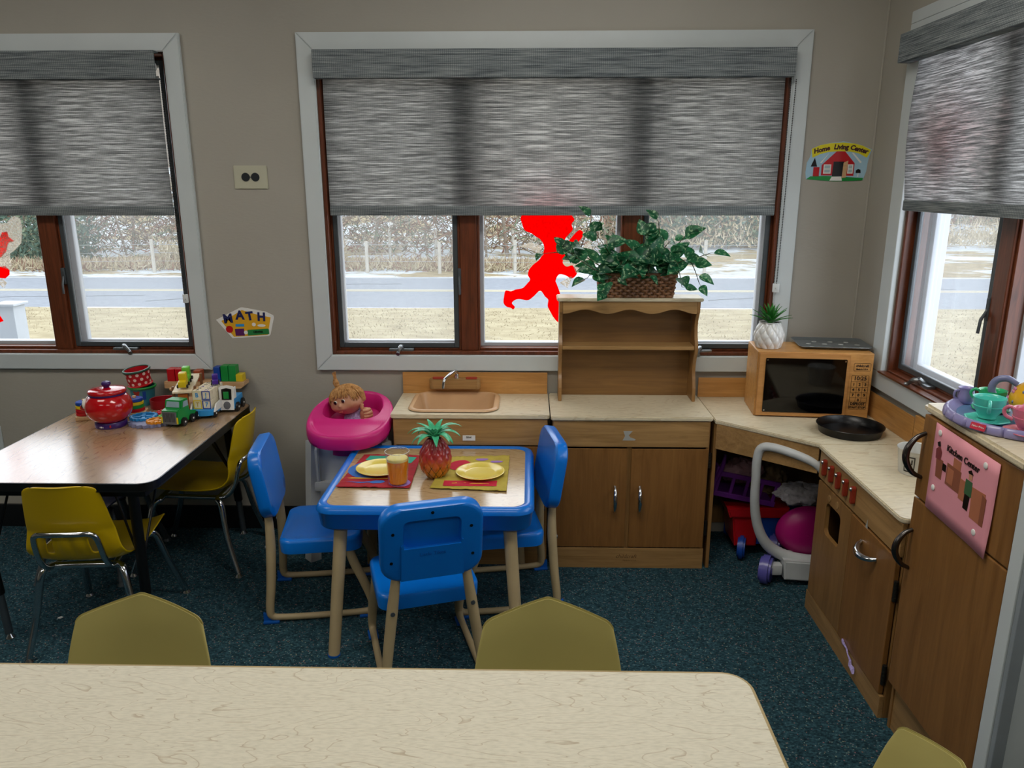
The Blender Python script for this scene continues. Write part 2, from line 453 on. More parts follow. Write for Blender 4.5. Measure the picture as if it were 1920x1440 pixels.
# ---------------------------------------------------------------- room shell
HZ = 2.6; XL, XR, YB = -4.6, 1.315, -7.0
def wall_with_holes(name, a0, a1, holes, mk):
    mb = MB(); cur = a0
    for h0, h1, z0, z1 in sorted(holes):
        mk(mb, cur, h0, 0, HZ); mk(mb, h0, h1, 0, z0); mk(mb, h0, h1, z1, HZ); cur = h1
    mk(mb, cur, a1, 0, HZ)
    return struct(mb.build(name, WALL))
WZ0, WZ1 = .785, 1.955
W1 = (-3.18, -1.385); W2 = (-.816, .98); WR = (-2.11, -.32)
wall_with_holes('wall_back', XL, XR+.14, [(W1[0], W1[1], WZ0, WZ1), (W2[0], W2[1], WZ0, WZ1)], lambda m, a, b, z0, z1: m.box(a, b, 0, .13, z0, z1))
wall_with_holes('wall_right', YB, 0, [(WR[0], WR[1], WZ0+.01, WZ1+.005)], lambda m, a, b, z0, z1: m.box(XR, XR+.14, a, b, z0, z1))
struct(MB().box(XL-.12, XL, YB, .13, 0, HZ).build('wall_left', WALL))
struct(MB().box(XL-.12, XR+.14, YB-.12, YB, 0, HZ).build('wall_front', WALL))
struct(MB().box(XL-.12, XR+.14, YB-.12, .13, HZ, HZ+.1).build('ceiling', CEIL))
struct(MB().box(XL-.12, XR+.14, YB-.12, .13, -.1, 0).build('floor', CARPET))
struct(MB().box(XL, -.53, -.012, 0, 0, .105, .003).build('baseboard_back', BASEB))
struct(MB().box(XL, XL+.012, YB, -.013, 0, .105, .003).build('baseboard_left', BASEB))
# hairline seam bead in the corner
struct(MB().tube([(XR-.003, -.003, .0), (XR-.003, -.003, HZ)], .004, 6).build('trim_4', WALL))

def casing_back(name, x0, x1, z0, z1, w=.064):
    e = strem(name, (x0, 0, z0))
    # mitred casing: four trapezoid boards
    def board(pts):
        MB().prism(pts, 0, .019, M=wallM(0), bev=.003).build('casing_board', TRIM, e, world=True)
    o = [(x0-w, z0-w), (x1+w, z0-w), (x1+w, z1+w), (x0-w, z1+w)]; i = [(x0, z0), (x1, z0), (x1, z1), (x0, z1)]
    g = .0007
    board([o[0], (o[1][0]-g, o[1][1]), (i[1][0]-g, i[1][1]), i[0]])
    board([(o[1][0], o[1][1]+g), o[2], i[2], (i[1][0], i[1][1]+g)])
    board([(o[2][0]-g, o[2][1]), (o[3][0]+g, o[3][1]), (i[3][0]+g, i[3][1]), (i[2][0]-g, i[2][1])])
    board([(o[3][0], o[3][1]-g), (o[0][0], o[0][1]+g), (i[0][0], i[0][1]+g), (i[3][0], i[3][1]-g)])
casing_back('trim_1', W1[0], W1[1], WZ0, WZ1)
casing_back('trim_2', W2[0], W2[1], WZ0, WZ1)

def ring(mb, x0, x1, z0, z1, w, y0, y1, T=None, bev=.002):
    for a in ((x0, x0+w, z0, z1), (x1-w, x1, z0, z1), (x0+w, x1-w, z0, z0+w), (x0+w, x1-w, z1-w, z1)):
        mb.box(a[0], a[1], y0, y1, a[2], a[3], bev, 1, M=T)
    return mb
def crank(win, x, z, y, T, flip=1):
    k = MB().box(x-.052, x+.052, y-.030, y, z-.004, z+.012, .004, M=T)
    k.cyl((x, y-.018, z+.008), (x, y-.036, z+.026), .013, .009, M=T)
    k.tube([(x, y-.034, z+.022), (x+.012*flip, y-.046, z+.018), (x+.03*flip, y-.052, z+.002), (x+.036*flip, y-.06, z-.004)], [.009, .008, .006, .009], 8, smooth=4, M=T)
    k.build('crank', ALU, win, world=True, smooth=True)
def lock(win, x, z, y, T):
    MB().box(x-.007, x+.007, y-.016, y, z-.034, z+.034, .003, M=T).tube([(x, y-.012, z-.0), (x+.003, y-.03, z-.03), (x+.003, y-.033, z-.07)], .0045, 8, M=T).build('lock_lever', GREYM, win, world=True, smooth=True)
def three_lite(name, x0, x1, z0, z1, T, cranks, order='cfc', flip=1):
    """interior frame: casement / fixed / casement, drawn in x,z with y = depth outward, T maps to the wall"""
    e = strem(name, tuple(T @ V((x0, 0, z0))))
    m = MB(); ring(m, x0, x1, z0, z1, .014, .002, .128, T); m.build('window_frame', REDWD, e, world=True)
    W = x1-x0; mw = .034
    a, b = x0+W*.317, x0+W*.683
    MBm = MB().box(a-mw, a+mw, .022, .12, z0+.014, z1-.014, .004, M=T); MBm.build('mullion', REDWD, e, world=True)
    MB().box(b-mw, b+mw, .022, .12, z0+.014, z1-.014, .004, M=T).build('mullion', REDWD, e, world=True)
    bays = ((x0+.014, a-mw, 'c'), (a+mw, b-mw, 'f'), (b+mw, x1-.014, 'c'))
    for (p, q, k) in bays:
        if k == 'c':
            s = MB(); ring(s, p, q, z0+.014, z1-.014, .012, .035, .075, T); s.build('sash', REDWD, e, world=True)
            s = MB(); ring(s, p+.010, q-.010, z0+.024, z1-.024, .02, .03, .045, T); sf = s.build('screen_frame', GREYM, e, world=True)
            MB().grid(lambda u, v: T @ V((p+.03+(q-p-.06)*u, .038, z0+.044+(z1-z0-.088)*v)), 2, 2).build('insect_screen', SCREEN, sf, world=True)
            s = MB(); ring(s, p+.004, q-.004, z0+.018, z1-.018, .025, .088, .12, T); s.build('outer_sash', EXTW, e, world=True)
            MB().box(p+.036, q-.036, .1, .104, z0+.05, z1-.05, M=T).build('glass_pane', GLASS, e, world=True)
        else:
            s = MB(); ring(s, p, q, z0+.014, z1-.014, .01, .03, .09, T); s.build('sash', REDWD, e, world=True)
            s = MB(); ring(s, p+.008, q-.008, z0+.022, z1-.022, .016, .075, .12, T); s.build('outer_sash', EXTW, e, world=True)
            MB().box(p+.024, q-.024, .1, .104, z0+.038, z1-.038, M=T).build('glass_pane', GLASS, e, world=True)
    # exterior sill and casing
    s = MB(); ring(s, x0-.05, x1+.05, z0-.05, z1+.05, .06, .125, .155, T); s.build('outer_casing', EXTW, e, world=True)
    for x in cranks: crank(e, x, z0+.012, .034, T, flip)
    lock(e, a-mw-.004, z0+.32, .034, T); lock(e, b+mw+.004, z0+.32, .034, T)
    for x in (a+mw*.5,):
        pass
    return e
TI = Matrix.Identity(4)
w1 = three_lite('window_1', W1[0], W1[1], WZ0, WZ1, TI, (-1.69, -2.9), flip=1)
w2 = three_lite('window_2', W2[0], W2[1], WZ0, WZ1, TI, (-.53, .70), flip=-.3)
# right wall: drawing x runs along -Y world, depth along +X
TR = Matrix(((0, 1, 0, XR), (-1, 0, 0, 0), (0, 0, 1, 0), (0, 0, 0, 1)))
w3 = three_lite('window_3', .32, 2.11, WZ0+.01, WZ1+.005, TR, (.56,), flip=-1)
MB().box(XR-.03, XR-.002, WR[0], WR[1], WZ0+.012, WZ0+.018).build('window_sill', REDWY, w3, world=True)
e = strem('trim_3', (XR, WR[1], WZ0))
for a in ((WR[0]-.09, WR[1]+.09, WZ0-.055, WZ0+.01), (WR[0]-.09, WR[1]+.09, WZ1+.005, WZ1+.04), (WR[0]-.09, WR[1]+.09, WZ1+.0405, WZ1+.08), (WR[1], WR[1]+.085, WZ0+.0105, WZ1+.0045), (WR[0]-.085, WR[0], WZ0+.0105, WZ1+.0045)):
    MB().box(XR-.019, XR, a[0], a[1], a[2], a[3], .003).build('casing_board', TRIM, e, world=True)

# ---------------------------------------------------------------- roller shades
def shade(label, x0, x1, zb, T, mats, vx0, vx1, chain=None, vz=(1.853, 1.953), vy=-.062, sy=-.012, curl=.006, bottom_seed=0):
    t = thing('roller_shade', label, 'window shade', tuple(T @ V(((x0+x1)/2, sy, zb))), group=None)
    fab, val = mats
    # valance: bent fascia wrapped in fabric
    m = MB().box(vx0, vx1, vy, vy+.008, vz[0], vz[1], .003, M=T)
    m.box(vx0, vx1, vy+.008, -.0195, vz[0], vz[0]+.006, .002, 1, M=T); m.box(vx0, vx1, vy+.008, -.0195, vz[1]-.006, vz[1], .002, 1, M=T)
    m.build('valance', val, t, world=True)
    MB().cyl(T @ V((x0, -.036, vz[0]+.045)), T @ V((x1, -.036, vz[0]+.045)), .014).build('roller_tube', WHTP, t, world=True, smooth=True)
    W = x1-x0
    def fn(u, v):
        # edges cup slightly
        c = ((abs(u-.5)*2)**8)*curl
        return T @ V((x0+W*u, sy-c*math.sin(v*PI*.9), zb+.02+(vz[0]+.015-zb-.02)*v))
    MB().grid(fn, 40, 24).build('fabric', fab, t, world=True, smooth=True)
    MB().box(x0, x1, sy-.006, sy+.006, zb, zb+.036, .004, M=T).build('hem_bar', val, t, world=True, smooth=True)
    if chain:
        cx, zc, dx = chain
        m = MB()
        for side, xo, yo in ((0, 0, -.024), (1, dx, -.03)):
            n = int((vz[0]-zc)/.0062)
            for k in range(n):
                z = zc+k*.0062; s = k/n
                b = bmesh.new(); bmesh.ops.create_icosphere(b, subdivisions=1, radius=.0026)
                b.transform(T @ Matrix.Translation((cx+xo*(1-.5*(1-s)), yo, z))); m._add(b)
        m.build('bead_chain', BLACKM, t, world=True)
        MB().box(cx-.004, cx+dx+.004, -.034, -.0195, zc-.024, zc+.012, .004, M=T).cyl(T @ V((cx+dx/2, -.04, zc-.006)), T @ V((cx+dx/2, -.0195, zc-.006)), .004).build('chain_clip', plain('clear plastic', '#d8dcdc', .2, var=.02), t, world=True, smooth=True)
    return t
shade('grey woven roller shade over the left window', -3.15, -1.412, 1.35, TI, (SHADE, VAL), -3.17, -1.402, (-1.402, .997+.03, .012))
shade('wide grey woven roller shade over the middle window', -.787, .953, 1.35, TI, (SHADE, VAL), -.811, .975, (.972, 1.075, .017))
shade('grey woven roller shade on the right wall window', .345, 2.09, 1.38, TR, (SHADEY, VALY), .265, 2.13, None, vz=(1.866, 1.958), vy=-.066, sy=-.02, curl=.02)

# wall plates and signs
IV = plain('ivory plastic', '#bcbba6', .4, var=.02)
t = thing('wall_outlet', 'ivory wall plate with two dark round sockets between the windows', 'outlet', (-1.096, 0, 1.496))
MB().prism(rrect(-1.162, -1.030, 1.452, 1.541, .004, 3), 0, .006, M=wallM(0), bev=.002).build('plate', IV, t, world=True)
for x in (-1.115, -1.077):
    MB().prism(circ(x, 1.497, .0165, 20), .0055, .008, M=wallM(0)).build('socket', plain('dark socket', '#23282c', .35), t, world=True)
MB().prism(circ(-1.096, 1.497, .0025, 10), .0055, .0085, M=wallM(0)).build('screw', ALU, t, world=True)
t = thing('wall_outlet', 'pale wall plate low on the back wall beside the oak table', 'outlet', (-2.29, 0, .40))
MB().prism(rrect(-2.355, -2.272, .335, .465, .004, 3), 0, .006, M=wallM(0), bev=.002).build('plate', TRIM, t, world=True)
for z in (.38, .42): MB().prism(circ(-2.314, z, .015, 16), .0055, .0075, M=wallM(0)).build('socket', TRIM, t, world=True)

def flat(mb_poly, z0, z1, y=0.): return MB().prism(mb_poly, z0, z1, M=wallM(y))
# HOME LIVING CENTER sign
t = thing('wall_sign', 'arched Home Living Center sign with a red house, by the corner', 'sign', (1.185, 0, 1.5))
K = .2588/ (1.321-1.062)
def hs(px, py):  # sign drawing: units of its own artwork (0..170 wide, 0..110 tall)
    return (1.064+(px-20)/130*.249, 1.487+(92-py)/70*.142)
base = [hs(22, 92), hs(20, 80), hs(21, 62), hs(26, 52), hs(28, 46), hs(28, 37), hs(45, 30), hs(65, 26), hs(85, 24), hs(89, 23), hs(105, 26), hs(125, 30), hs(148, 38), hs(144, 50), hs(142, 62), hs(141, 78), hs(136, 94), hs(110, 95.5), hs(80, 96), hs(50, 94.5)]
flat(base, 0, .0015).build('sign_board', plain('sign sky blue', '#9fc3d8', .5), t, world=True)
a = [hs(x, y) for x, y in ((28, 37), (45, 30), (65, 26.5), (89, 25.5), (110, 27), (128, 31), (146, 39), (139, 53), (122, 45), (105, 42), (85, 41), (62, 42.5), (45, 46.5), (31, 53))]
flat(a, .0016, .0022).build('banner', plain('sign yellow', '#dcd020', .5), t, world=True)
def arcword(s, cx, size, y0, k, par, mat, tilt):
    pass
HB = plain('maroon ink', '#3c0a22', .5)
for s, px, py, rot in (('Home', 48, 38.5, .23), ('Living', 86, 33.8, .0), ('Center', 122, 38.0, -.25)):
    x, z = hs(px, py)
    text('lettering', s, .024, HB, Matrix.Translation((x, -.0024, z)) @ plane((0, 0, 0), (1, 0, 0), (0, 0, 1)) @ Matrix.Rotation(rot, 4, 'Z'), t, bold=.0011, shear=.15)
flat([hs(x, y) for x, y in ((22.5, 92), (30, 87), (60, 86), (100, 88), (136, 90), (135, 94.5), (110, 95.5), (80, 96), (50, 94.5))], .0016, .0021).build('lawn_print', GRN, t, world=True)
flat([hs(x, y) for x, y in ((51, 85), (51, 66), (78, 41.5), (95, 41.5), (116, 63), (116, 86))], .0016, .0021).build('house_print', RED, t, world=True)
flat([hs(x, y) for x, y in ((60, 48), (64, 44), (50, 63), (47, 62))], .0021, .0024).build('eave_print', WHITE, t, world=True)
flat([hs(x, y) for x, y in ((108, 44), (112, 44), (130, 61), (127, 63))], .0021, .0024).build('eave_print', WHITE, t, world=True)
flat([hs(x, y) for x, y in ((35, 87), (35, 70), (47, 70), (47, 87))], .0016, .0021).build('shed_print', RED, t, world=True)
flat([hs(x, y) for x, y in ((29, 69), (36, 53), (42, 69))], .0022, .0025).build('shed_roof_print', BLACK, t, world=True)
for q in (((55, 65), (70, 82)), ((103, 65), (114, 82))):
    (ax, ay), (bx, by) = q
    flat([hs(ax, by), hs(bx, by), hs(bx, ay), hs(ax, ay)], .0022, .0025).build('window_print', WHITE, t, world=True)
    for yy in (ay+2, ay+9.5):
        flat([hs(ax+2, yy+5.5), hs(bx-2, yy+5.5), hs(bx-2, yy), hs(ax+2, yy)], .0026, .0028).build('pane_print', plain('sign glass', '#a9bfc4', .5), t, world=True)
flat([hs(x, y) for x, y in ((73, 87), (74, 60), (95, 60), (95, 87))], .0022, .0025).build('doorway_print', BLACK, t, world=True)
flat([hs(x, y) for x, y in ((93, 90), (94, 62), (103, 58), (101, 89))], .0026, .0029).build('door_print', NATW, t, world=True)
flat([hs(x, y) for x, y in ((69, 95), (73, 87.5), (92, 87.5), (94, 95))], .0026, .0028).build('mat_print', WHITE, t, world=True)
flat([hs(x, y) for x, y in ((120, 81), (120, 76), (124, 73.5), (129, 75), (130, 81))], .0022, .0025).build('mailbox_print', BLACK, t, world=True)
flat([hs(x, y) for x, y in ((124.3, 88), (124.3, 81), (126, 81), (126, 88))], .0022, .0025).build('mailbox_post_print', WHITE, t, world=True)

# MATH sign
t = thing('wall_sign', 'five sided MATH sign with a white border under the left window', 'sign', (-1.17, 0, .9))
def ms(px, py): return (-1.292+(px-15)/107*.24, .853+(75-py)/58*.126)
flat([ms(x, y) for x, y in ((15.5, 40), (45, 25), (62, 16.5), (66, 16), (108, 24), (122, 31), (123, 35), (114, 68), (111, 71), (43, 75.5))], 0, .0015).build('sign_board', WHITE, t, world=True)
flat([ms(x, y) for x, y in ((25, 42), (45, 33), (65, 21), (90, 29), (117, 35), (109, 68.5), (46, 72.5))], .0016, .002).build('yellow_field', plain('sign amber', '#dca51c', .5), t, world=True)
NV = plain('sign navy ink', '#101c58', .5)
for s, px, py, rot, sz in (('M', 38, 38, .12, .05), ('A', 60.5, 31.5, .0, .05), ('T', 78.5, 33, .12, .047), ('H', 100, 34.5, -.03, .047)):
    x, z = ms(px, py)
    text('lettering', s, sz, NV, Matrix.Translation((x, -.0028, z)) @ plane((0, 0, 0), (1, 0, 0), (0, 0, 1)) @ Matrix.Rotation(rot, 4, 'Z'), t, bold=.0022)
flat([ms(x, y) for x, y in circ(39, 58, 6.8, 20)], .0021, .0025).build('red_disc', RED, t, world=True)
flat([ms(x, y) for x, y in ((49.5, 70.5), (49, 57.5), (66, 56.5), (66.5, 70))], .0021, .0025).build('purple_square', plain('sign purple', '#54105c', .5), t, world=True)
flat([ms(x, y) for x, y in ((72.5, 70), (72, 59), (110, 56.5), (112, 58), (112, 67))], .0021, .0025).build('green_bar', plain('sign green', '#1d7a3c', .5), t, world=True)
x, z = ms(92, 63); text('lettering', 'CENTER', .011, BLACK, Matrix.Translation((x, -.003, z)) @ plane((0, 0, 0), (1, 0, 0), (0, 0, 1)), t, bold=.0004)
flat([ms(x, y) for x, y in ((51, 53), (51, 48), (67, 47.5), (67, 52.5))], .0021, .0025).build('blue_bar', BLUE, t, world=True)
for c in ((85, 48.5), (69, 64)): flat([ms(x, y) for x, y in circ(*c, 3.6, 14)], .0026, .0032).build('sticky_dot', WHITE, t, world=True)
flat([ms(x, y) for x, y in circ(99, 50.5, 7.5, 18, 2.6)], .0021, .0025).build('white_oval', WHITE, t, world=True)

# ---------------------------------------------------------------- window clings (cupid silhouettes, inner face of the fixed panes)
YC = .0975
def cling(pts, mat, parent, name, z=0.):
    MB().prism(pts, 0, .0006, M=wallM(YC-z)).build(name, mat, parent, world=True)
def cupid(label, dx, hide=False):
    t = thing('window_cling', label, 'window decoration', (.08+dx, YC, .9))
    P = lambda L: [(x+dx, z) for x, z in L]
    body = [(-0.099, 1.039), (-0.106, 1.014), (-0.108, 0.987), (-0.095, 0.971), (-0.079, 0.967), (-0.068, 0.960), (-0.061, 0.971), (-0.073, 0.987), (-0.057, 1.001), (-0.037, 1.003), (-0.006, 0.999), (0.017, 1.014), (0.045, 1.039), (0.066, 1.014), (0.079, 1.001), (0.077, 0.974), (0.089, 0.949), (0.102, 0.927), (0.121, 0.906), (0.143, 0.902), (0.152, 0.938), (0.137, 0.983), (0.128, 1.028), (0.114, 1.066), (0.109, 1.081), (0.122, 1.106), (0.149, 1.103), (0.176, 1.090), (0.197, 1.112), (0.179, 1.143), (0.153, 1.139), (0.137, 1.156), (0.147, 1.182), (0.160, 1.204), (0.186, 1.226), (0.212, 1.254), (0.218, 1.277), (0.204, 1.288), (0.185, 1.273), (0.160, 1.243), (0.138, 1.221), (0.146, 1.252), (0.159, 1.269), (0.176, 1.290), (0.171, 1.312), (0.182, 1.329), (0.168, 1.354), (0.179, 1.379), (0.157, 1.405), (0.122, 1.426), (0.079, 1.434), (0.031, 1.426), (-0.003, 1.413), (-0.029, 1.388), (-0.022, 1.363), (-0.037, 1.337), (-0.031, 1.312), (-0.020, 1.286), (0.006, 1.275), (0.024, 1.262), (0.041, 1.252), (0.057, 1.230), (0.059, 1.204), (0.042, 1.169), (0.016, 1.147), (-0.002, 1.125), (-0.006, 1.103), (0.003, 1.085), (-0.010, 1.068), (-0.028, 1.050), (-0.059, 1.043), (-0.077, 1.036)]
    pts = [(p.x, p.y) for p in catmull([V((a, b, 0)) for a, b in P(body)], 4, True)]
    cling(pts, REDC, t, 'silhouette')
    wing = [(0.161, 1.187), (0.202, 1.204), (0.245, 1.243), (0.261, 1.204), (0.253, 1.156), (0.228, 1.126), (0.193, 1.112), (0.179, 1.143)]
    cling(P(wing), GLIT, t, 'wing', .0008)
    cling(P([(-0.046, 1.221), (0.007, 1.239), (0.055, 1.221), (0.038, 1.195), (-0.007, 1.213)]), GLIT, t, 'wing', .0008)
    cling(P([(0.125, 1.072), (0.162, 1.095), (0.178, 1.099), (0.167, 1.068), (0.159, 1.050)]), GLIT, t, 'arrow_tip', .0008)
    return t
cupid('red cupid window cling running behind the toy hutch', 0)
# left window's cling
t = thing('window_cling', 'red and glitter cupid window cling at the photo\'s left edge', 'window decoration', (-2.2, YC, .95))
cling([(-2.335, 1.290), (-2.277, 1.235), (-2.206, 1.255), (-2.193, 1.277), (-2.170, 1.281), (-2.169, 1.259), (-2.147, 1.242), (-2.173, 1.235), (-2.189, 1.198), (-2.215, 1.175), (-2.257, 1.166), (-2.295, 1.135), (-2.371, 1.090), (-2.401, 1.180)], REDC, t, 'bird_head')
cling([(-2.318, 1.135), (-2.226, 1.135), (-2.203, 1.138), (-2.188, 1.122), (-2.191, 1.102), (-2.212, 1.086), (-2.235, 1.088), (-2.278, 1.100)], REDC, t, 'arm')
cling([(-2.327, 0.954), (-2.271, 0.943), (-2.250, 0.904), (-2.280, 0.894), (-2.337, 0.899)], REDC, t, 'foot')
cling([(-2.241, 1.311), (-2.162, 1.316), (-2.147, 1.337), (-2.128, 1.344), (-2.107, 1.333), (-2.104, 1.300), (-2.119, 1.233), (-2.154, 1.202), (-2.197, 1.175), (-2.268, 1.158)], GLIT, t, 'wing', .0008)
cling([(-2.245, 1.158), (-2.176, 1.189), (-2.176, 1.140), (-2.188, 1.122), (-2.226, 1.135)], GLIT, t, 'wing', .0008)
cling([(-2.280, 1.091), (-2.224, 1.086), (-2.208, 1.068), (-2.224, 1.043), (-2.250, 1.068)], GLIT, t, 'wing', .0008)
t = thing('window_cling', 'dark red heart cling on the side window glass behind the shade', 'window decoration', (1.41, -.55, 1.6))
hp = []
for i in range(40):
    a = 2*PI*i/40
    hp.append((.56+.0085*16*math.sin(a)**3, 1.60+.0105*(13*math.cos(a)-5*math.cos(2*a)-2*math.cos(3*a)-math.cos(4*a))))
MB().prism(hp, 0, .0006, M=TR @ wallM(YC)).build('heart', cling_mat('dark red cling', (.75, .05, .07), 0, .7), t, world=True)
# ---------------------------------------------------------------- toy kitchen
def bar_handle(par, p0, p1, out, r=.0065, mat=None, rise=.03):
    p0, p1, out = V(p0), V(p1), V(out)
    pts = [p0]+[p0.lerp(p1, t)+out*(rise*math.sin(PI*t)**.6) for t in (.08, .2, .35, .5, .65, .8, .92)]+[p1]
    MB().tube(pts, [r*.75, r, r*1.25, r*1.35, r*1.25, r, r*.75], 12, smooth=3).build('handle', mat or CHROME, par, world=True, smooth=True)
HINGE = plain('worn hinge steel', '#3c3934', .4, .8)
def hinge(par, x, y, z, ax='y'):
    m = MB()
    for k in range(5): m.cyl((x, y, z-.030+k*.0122), (x, y, z-.030+k*.0122+.0112), .0065, n=10)
    m.build('hinge', HINGE, par, world=True, smooth=True)

# sink cabinet
t = thing('play_sink', 'wooden play sink cabinet with a tan basin and chrome faucet', 'toy kitchen', (-.225, -.16, 0))
x0, x1 = -.518, .072
MB().box(x0, x0+.012, -.318, -.02, 0, .609, .002).box(x1-.012, x1, -.318, -.02, 0, .609, .002).box(x0+.012, x1-.012, -.03, -.02, .02, .609).box(x0+.012, x1-.012, -.3, -.03, .085, .095).build('carcass', MAPLEV, t, world=True)
m = MB()
cp = rrect(-.527, .079, -.326, -.004, .012, 4)
hole = rrect(-.452, -.135, -.285, -.035, .04, 4)
m.prism(cp, .609, .625, bev=.002, hole=hole); m.build('countertop', CTR, t, world=True)
MB().box(x0+.002, x1-.002, -.3195, -.306, .502, .607, .002).build('front_panel', MAPLE, t, world=True)
for a, b, hx in ((x0+.004, (x0+x1)/2-.004, (x0+x1)/2-.045), ((x0+x1)/2+.004, x1-.004, (x0+x1)/2+.045)):
    d = MB().box(a, b, -.321, -.307, .09, .497, .002).build('door', MAPLED, t, world=True)
    bar_handle(d, (hx, -.321, .24), (hx, -.321, .35), (0, -1, 0))
MB().box(x0, x1, -.321, -.307, 0, .086, .002).build('kick_board', MAPLE, t, world=True)
MB().box(-.524, .076, -.0225, -.0195-.0, .625, .716, .001).build('backsplash', ORANGE, t, world=True)
# basin: rolled rim and bowl
m = MB(); rings = [(.018, .003), (.014, .008), (.006, .010), (-.002, .008), (-.006, 0.), (-.016, -.055), (-.035, -.075)]
def rr(off): return rrect(-.452-off, -.135+off, -.285-off*.95, -.035+off*.6, max(.012, .045+off), 8)
b = bmesh.new(); L = []
for off, dz in rings: L.append([b.verts.new((x, y, .6255+dz)) for x, y in rr(off)])
for A, B in zip(L, L[1:]):
    for k in range(len(A)): b.faces.new((A[k], A[(k+1) % len(A)], B[(k+1) % len(A)], B[k]))
b.faces.new(L[-1]); bmesh.ops.recalc_face_normals(b, faces=b.faces)
m._add(b); m.build('basin', plain('tan basin plastic', '#c9a37a', .35, var=.03), t, world=True, smooth=True)
MB().prism(rrect(-.41, -.20, -.0605, -.0228, .018, 5), .652, .695, bev=.003).build('faucet_block', MAPLE, t, world=True)
f = MB().cyl((-.297, -.042, .695), (-.297, -.042, .712), .009).tube([(-.297, -.042, .704), (-.297, -.043, .722), (-.302, -.055, .730), (-.318, -.09, .726), (-.337, -.125, .712), (-.342, -.133, .697), (-.344, -.136, .677)], .0062, 12, smooth=4).build('spout', CHROME, t, world=True, smooth=True)
RW = plain('worn red paint', '#a33a26', .5, var=.2)
for hx, s in ((-.372, 1), (-.236, -1)):
    MB().prism(rrect(hx-.024, hx+.024, -.06, -.046, .007, 4), .6955, .704, bev=.002).build('tap_handle', RW, t, world=True)
MB().box(-.252, -.204, -.3215, -.32, .521, .542).build('paper_label', WHITE, t, world=True)
text('label_print', 'SINK', .010, plain('grey ink', '#56564f', .6), Matrix.Translation((-.228, -.3222, .534)) @ plane((0, 0, 0), (1, 0, 0), (0, 0, 1)), t, bold=.0002)

# cupboard with hutch
t = thing('play_cupboard', 'wooden two door play cupboard with chrome handles under the hutch', 'toy kitchen', (.386, -.165, 0))
x0, x1 = .09, .684
MB().box(x0, x0+.012, -.333, -.004, 0, .609, .002).box(x1-.012, x1, -.333, -.004, 0, .609, .002).box(x0+.012, x1-.012, -.014, -.004, .02, .609).box(x0+.012, x1-.012, -.3, -.015, .085, .095).box(.375, .392, -.33, -.31, .085, .50).build('carcass', MAPLEV, t, world=True)
MB().prism(rrect(.083, .692, -.343, -.004, .012, 4), .609, .625, bev=.003).build('countertop', CTR, t, world=True)
MB().box(x0+.004, x1-.004, -.3365, -.322, .504, .606, .002).build('front_panel', MAPLE, t, world=True)
for a, b, hx in ((x0+.002, .376, .332), (.391, x1-.003, .427)):
    d = MB().box(a, b, -.3385, -.334, .09, .498, .002).build('door', MAPLED, t, world=True)
    bar_handle(d, (hx, -.3385, .238), (hx, -.3385, .345), (0, -1, 0))
for z in (.45, .17): hinge(t, x1+.006, -.328, z)
MB().box(x0, x1+.002, -.3375, -.334, 0, .086, .001).build('kick_board', MAPLE, t, world=True)
INK = plain('burnt ink', '#54391c', .6)
text('stamp', 'childcraft', .022, INK, Matrix.Translation((.385, -.3378, .05)) @ plane((0, 0, 0), (1, 0, 0), (0, 0, 1)), t, shear=.3, ext=.0001)
text('stamp', 'Made in U.S.A.', .009, INK, Matrix.Translation((.40, -.3378, .032)) @ plane((0, 0, 0), (1, 0, 0), (0, 0, 1)), t, ext=.0001)
MB().prism([(.357, .568), (.392, .568), (.378, .551), (.384, .543), (.404, .536), (.402, .531), (.355, .531), (.364, .548)], 0, .0005, M=wallM(-.3366)).build('tape_remnant', plain('silver tape', '#a7a8a2', .4), t, world=True)

t = thing('play_hutch', 'open wooden play hutch with scalloped top standing on the cupboard', 'shelf', (.39, -.075, .625))
prof = [(-.128, .625), (-.128, .68), (-.118, .71), (-.105, .735), (-.104, .77), (-.115, .80), (-.128, .822), (-.128, .855), (-.108, .89), (-.10, .93), (-.108, .96), (-.126, .985), (-.128, 1.0), (-.128, 1.028), (-.024, 1.028), (-.024, .625)]
pv = catmull([V((a, b, 0)) for a, b in prof[1:12]], 4)
prof = [prof[0]]+[(p.x, p.y) for p in pv]+prof[12:]
for xx in (.118, .652):
    MB().prism([(a, b) for a, b in prof], 0, .013, M=plane((xx, 0, 0), (0, 1, 0), (0, 0, 1)), bev=.0015).build('side_panel', MAPLEV, t, world=True)
MB().prism(rrect(.108, .676, -.138, -.022, .01, 4), 1.0285, 1.042, bev=.003).build('top_panel', CTR, t, world=True)
MB().box(.1315, .6515, -.032, -.025, .6255, 1.028).build('back_panel', wood('hutch back board', '#6e4c26', '#856031', 'x', .8, .5), t, world=True)
MB().box(.1315, .6515, -.124, -.0325, .835, .849, .002).build('shelf_board', MAPLE, t, world=True)
sc = [(.1315, 1.028), (.1315, .994)]
for i in range(61):
    u = i/60; sc.append((.1315+.52*u, .990+.0085*math.cos(2*PI*3*u+PI)*1.0-.002))
sc += [(.6515, .994), (.6515, 1.028)]
MB().prism(sc, 0, .012, M=wallM(-.117)).build('scalloped_rail', MAPLE, t, world=True)

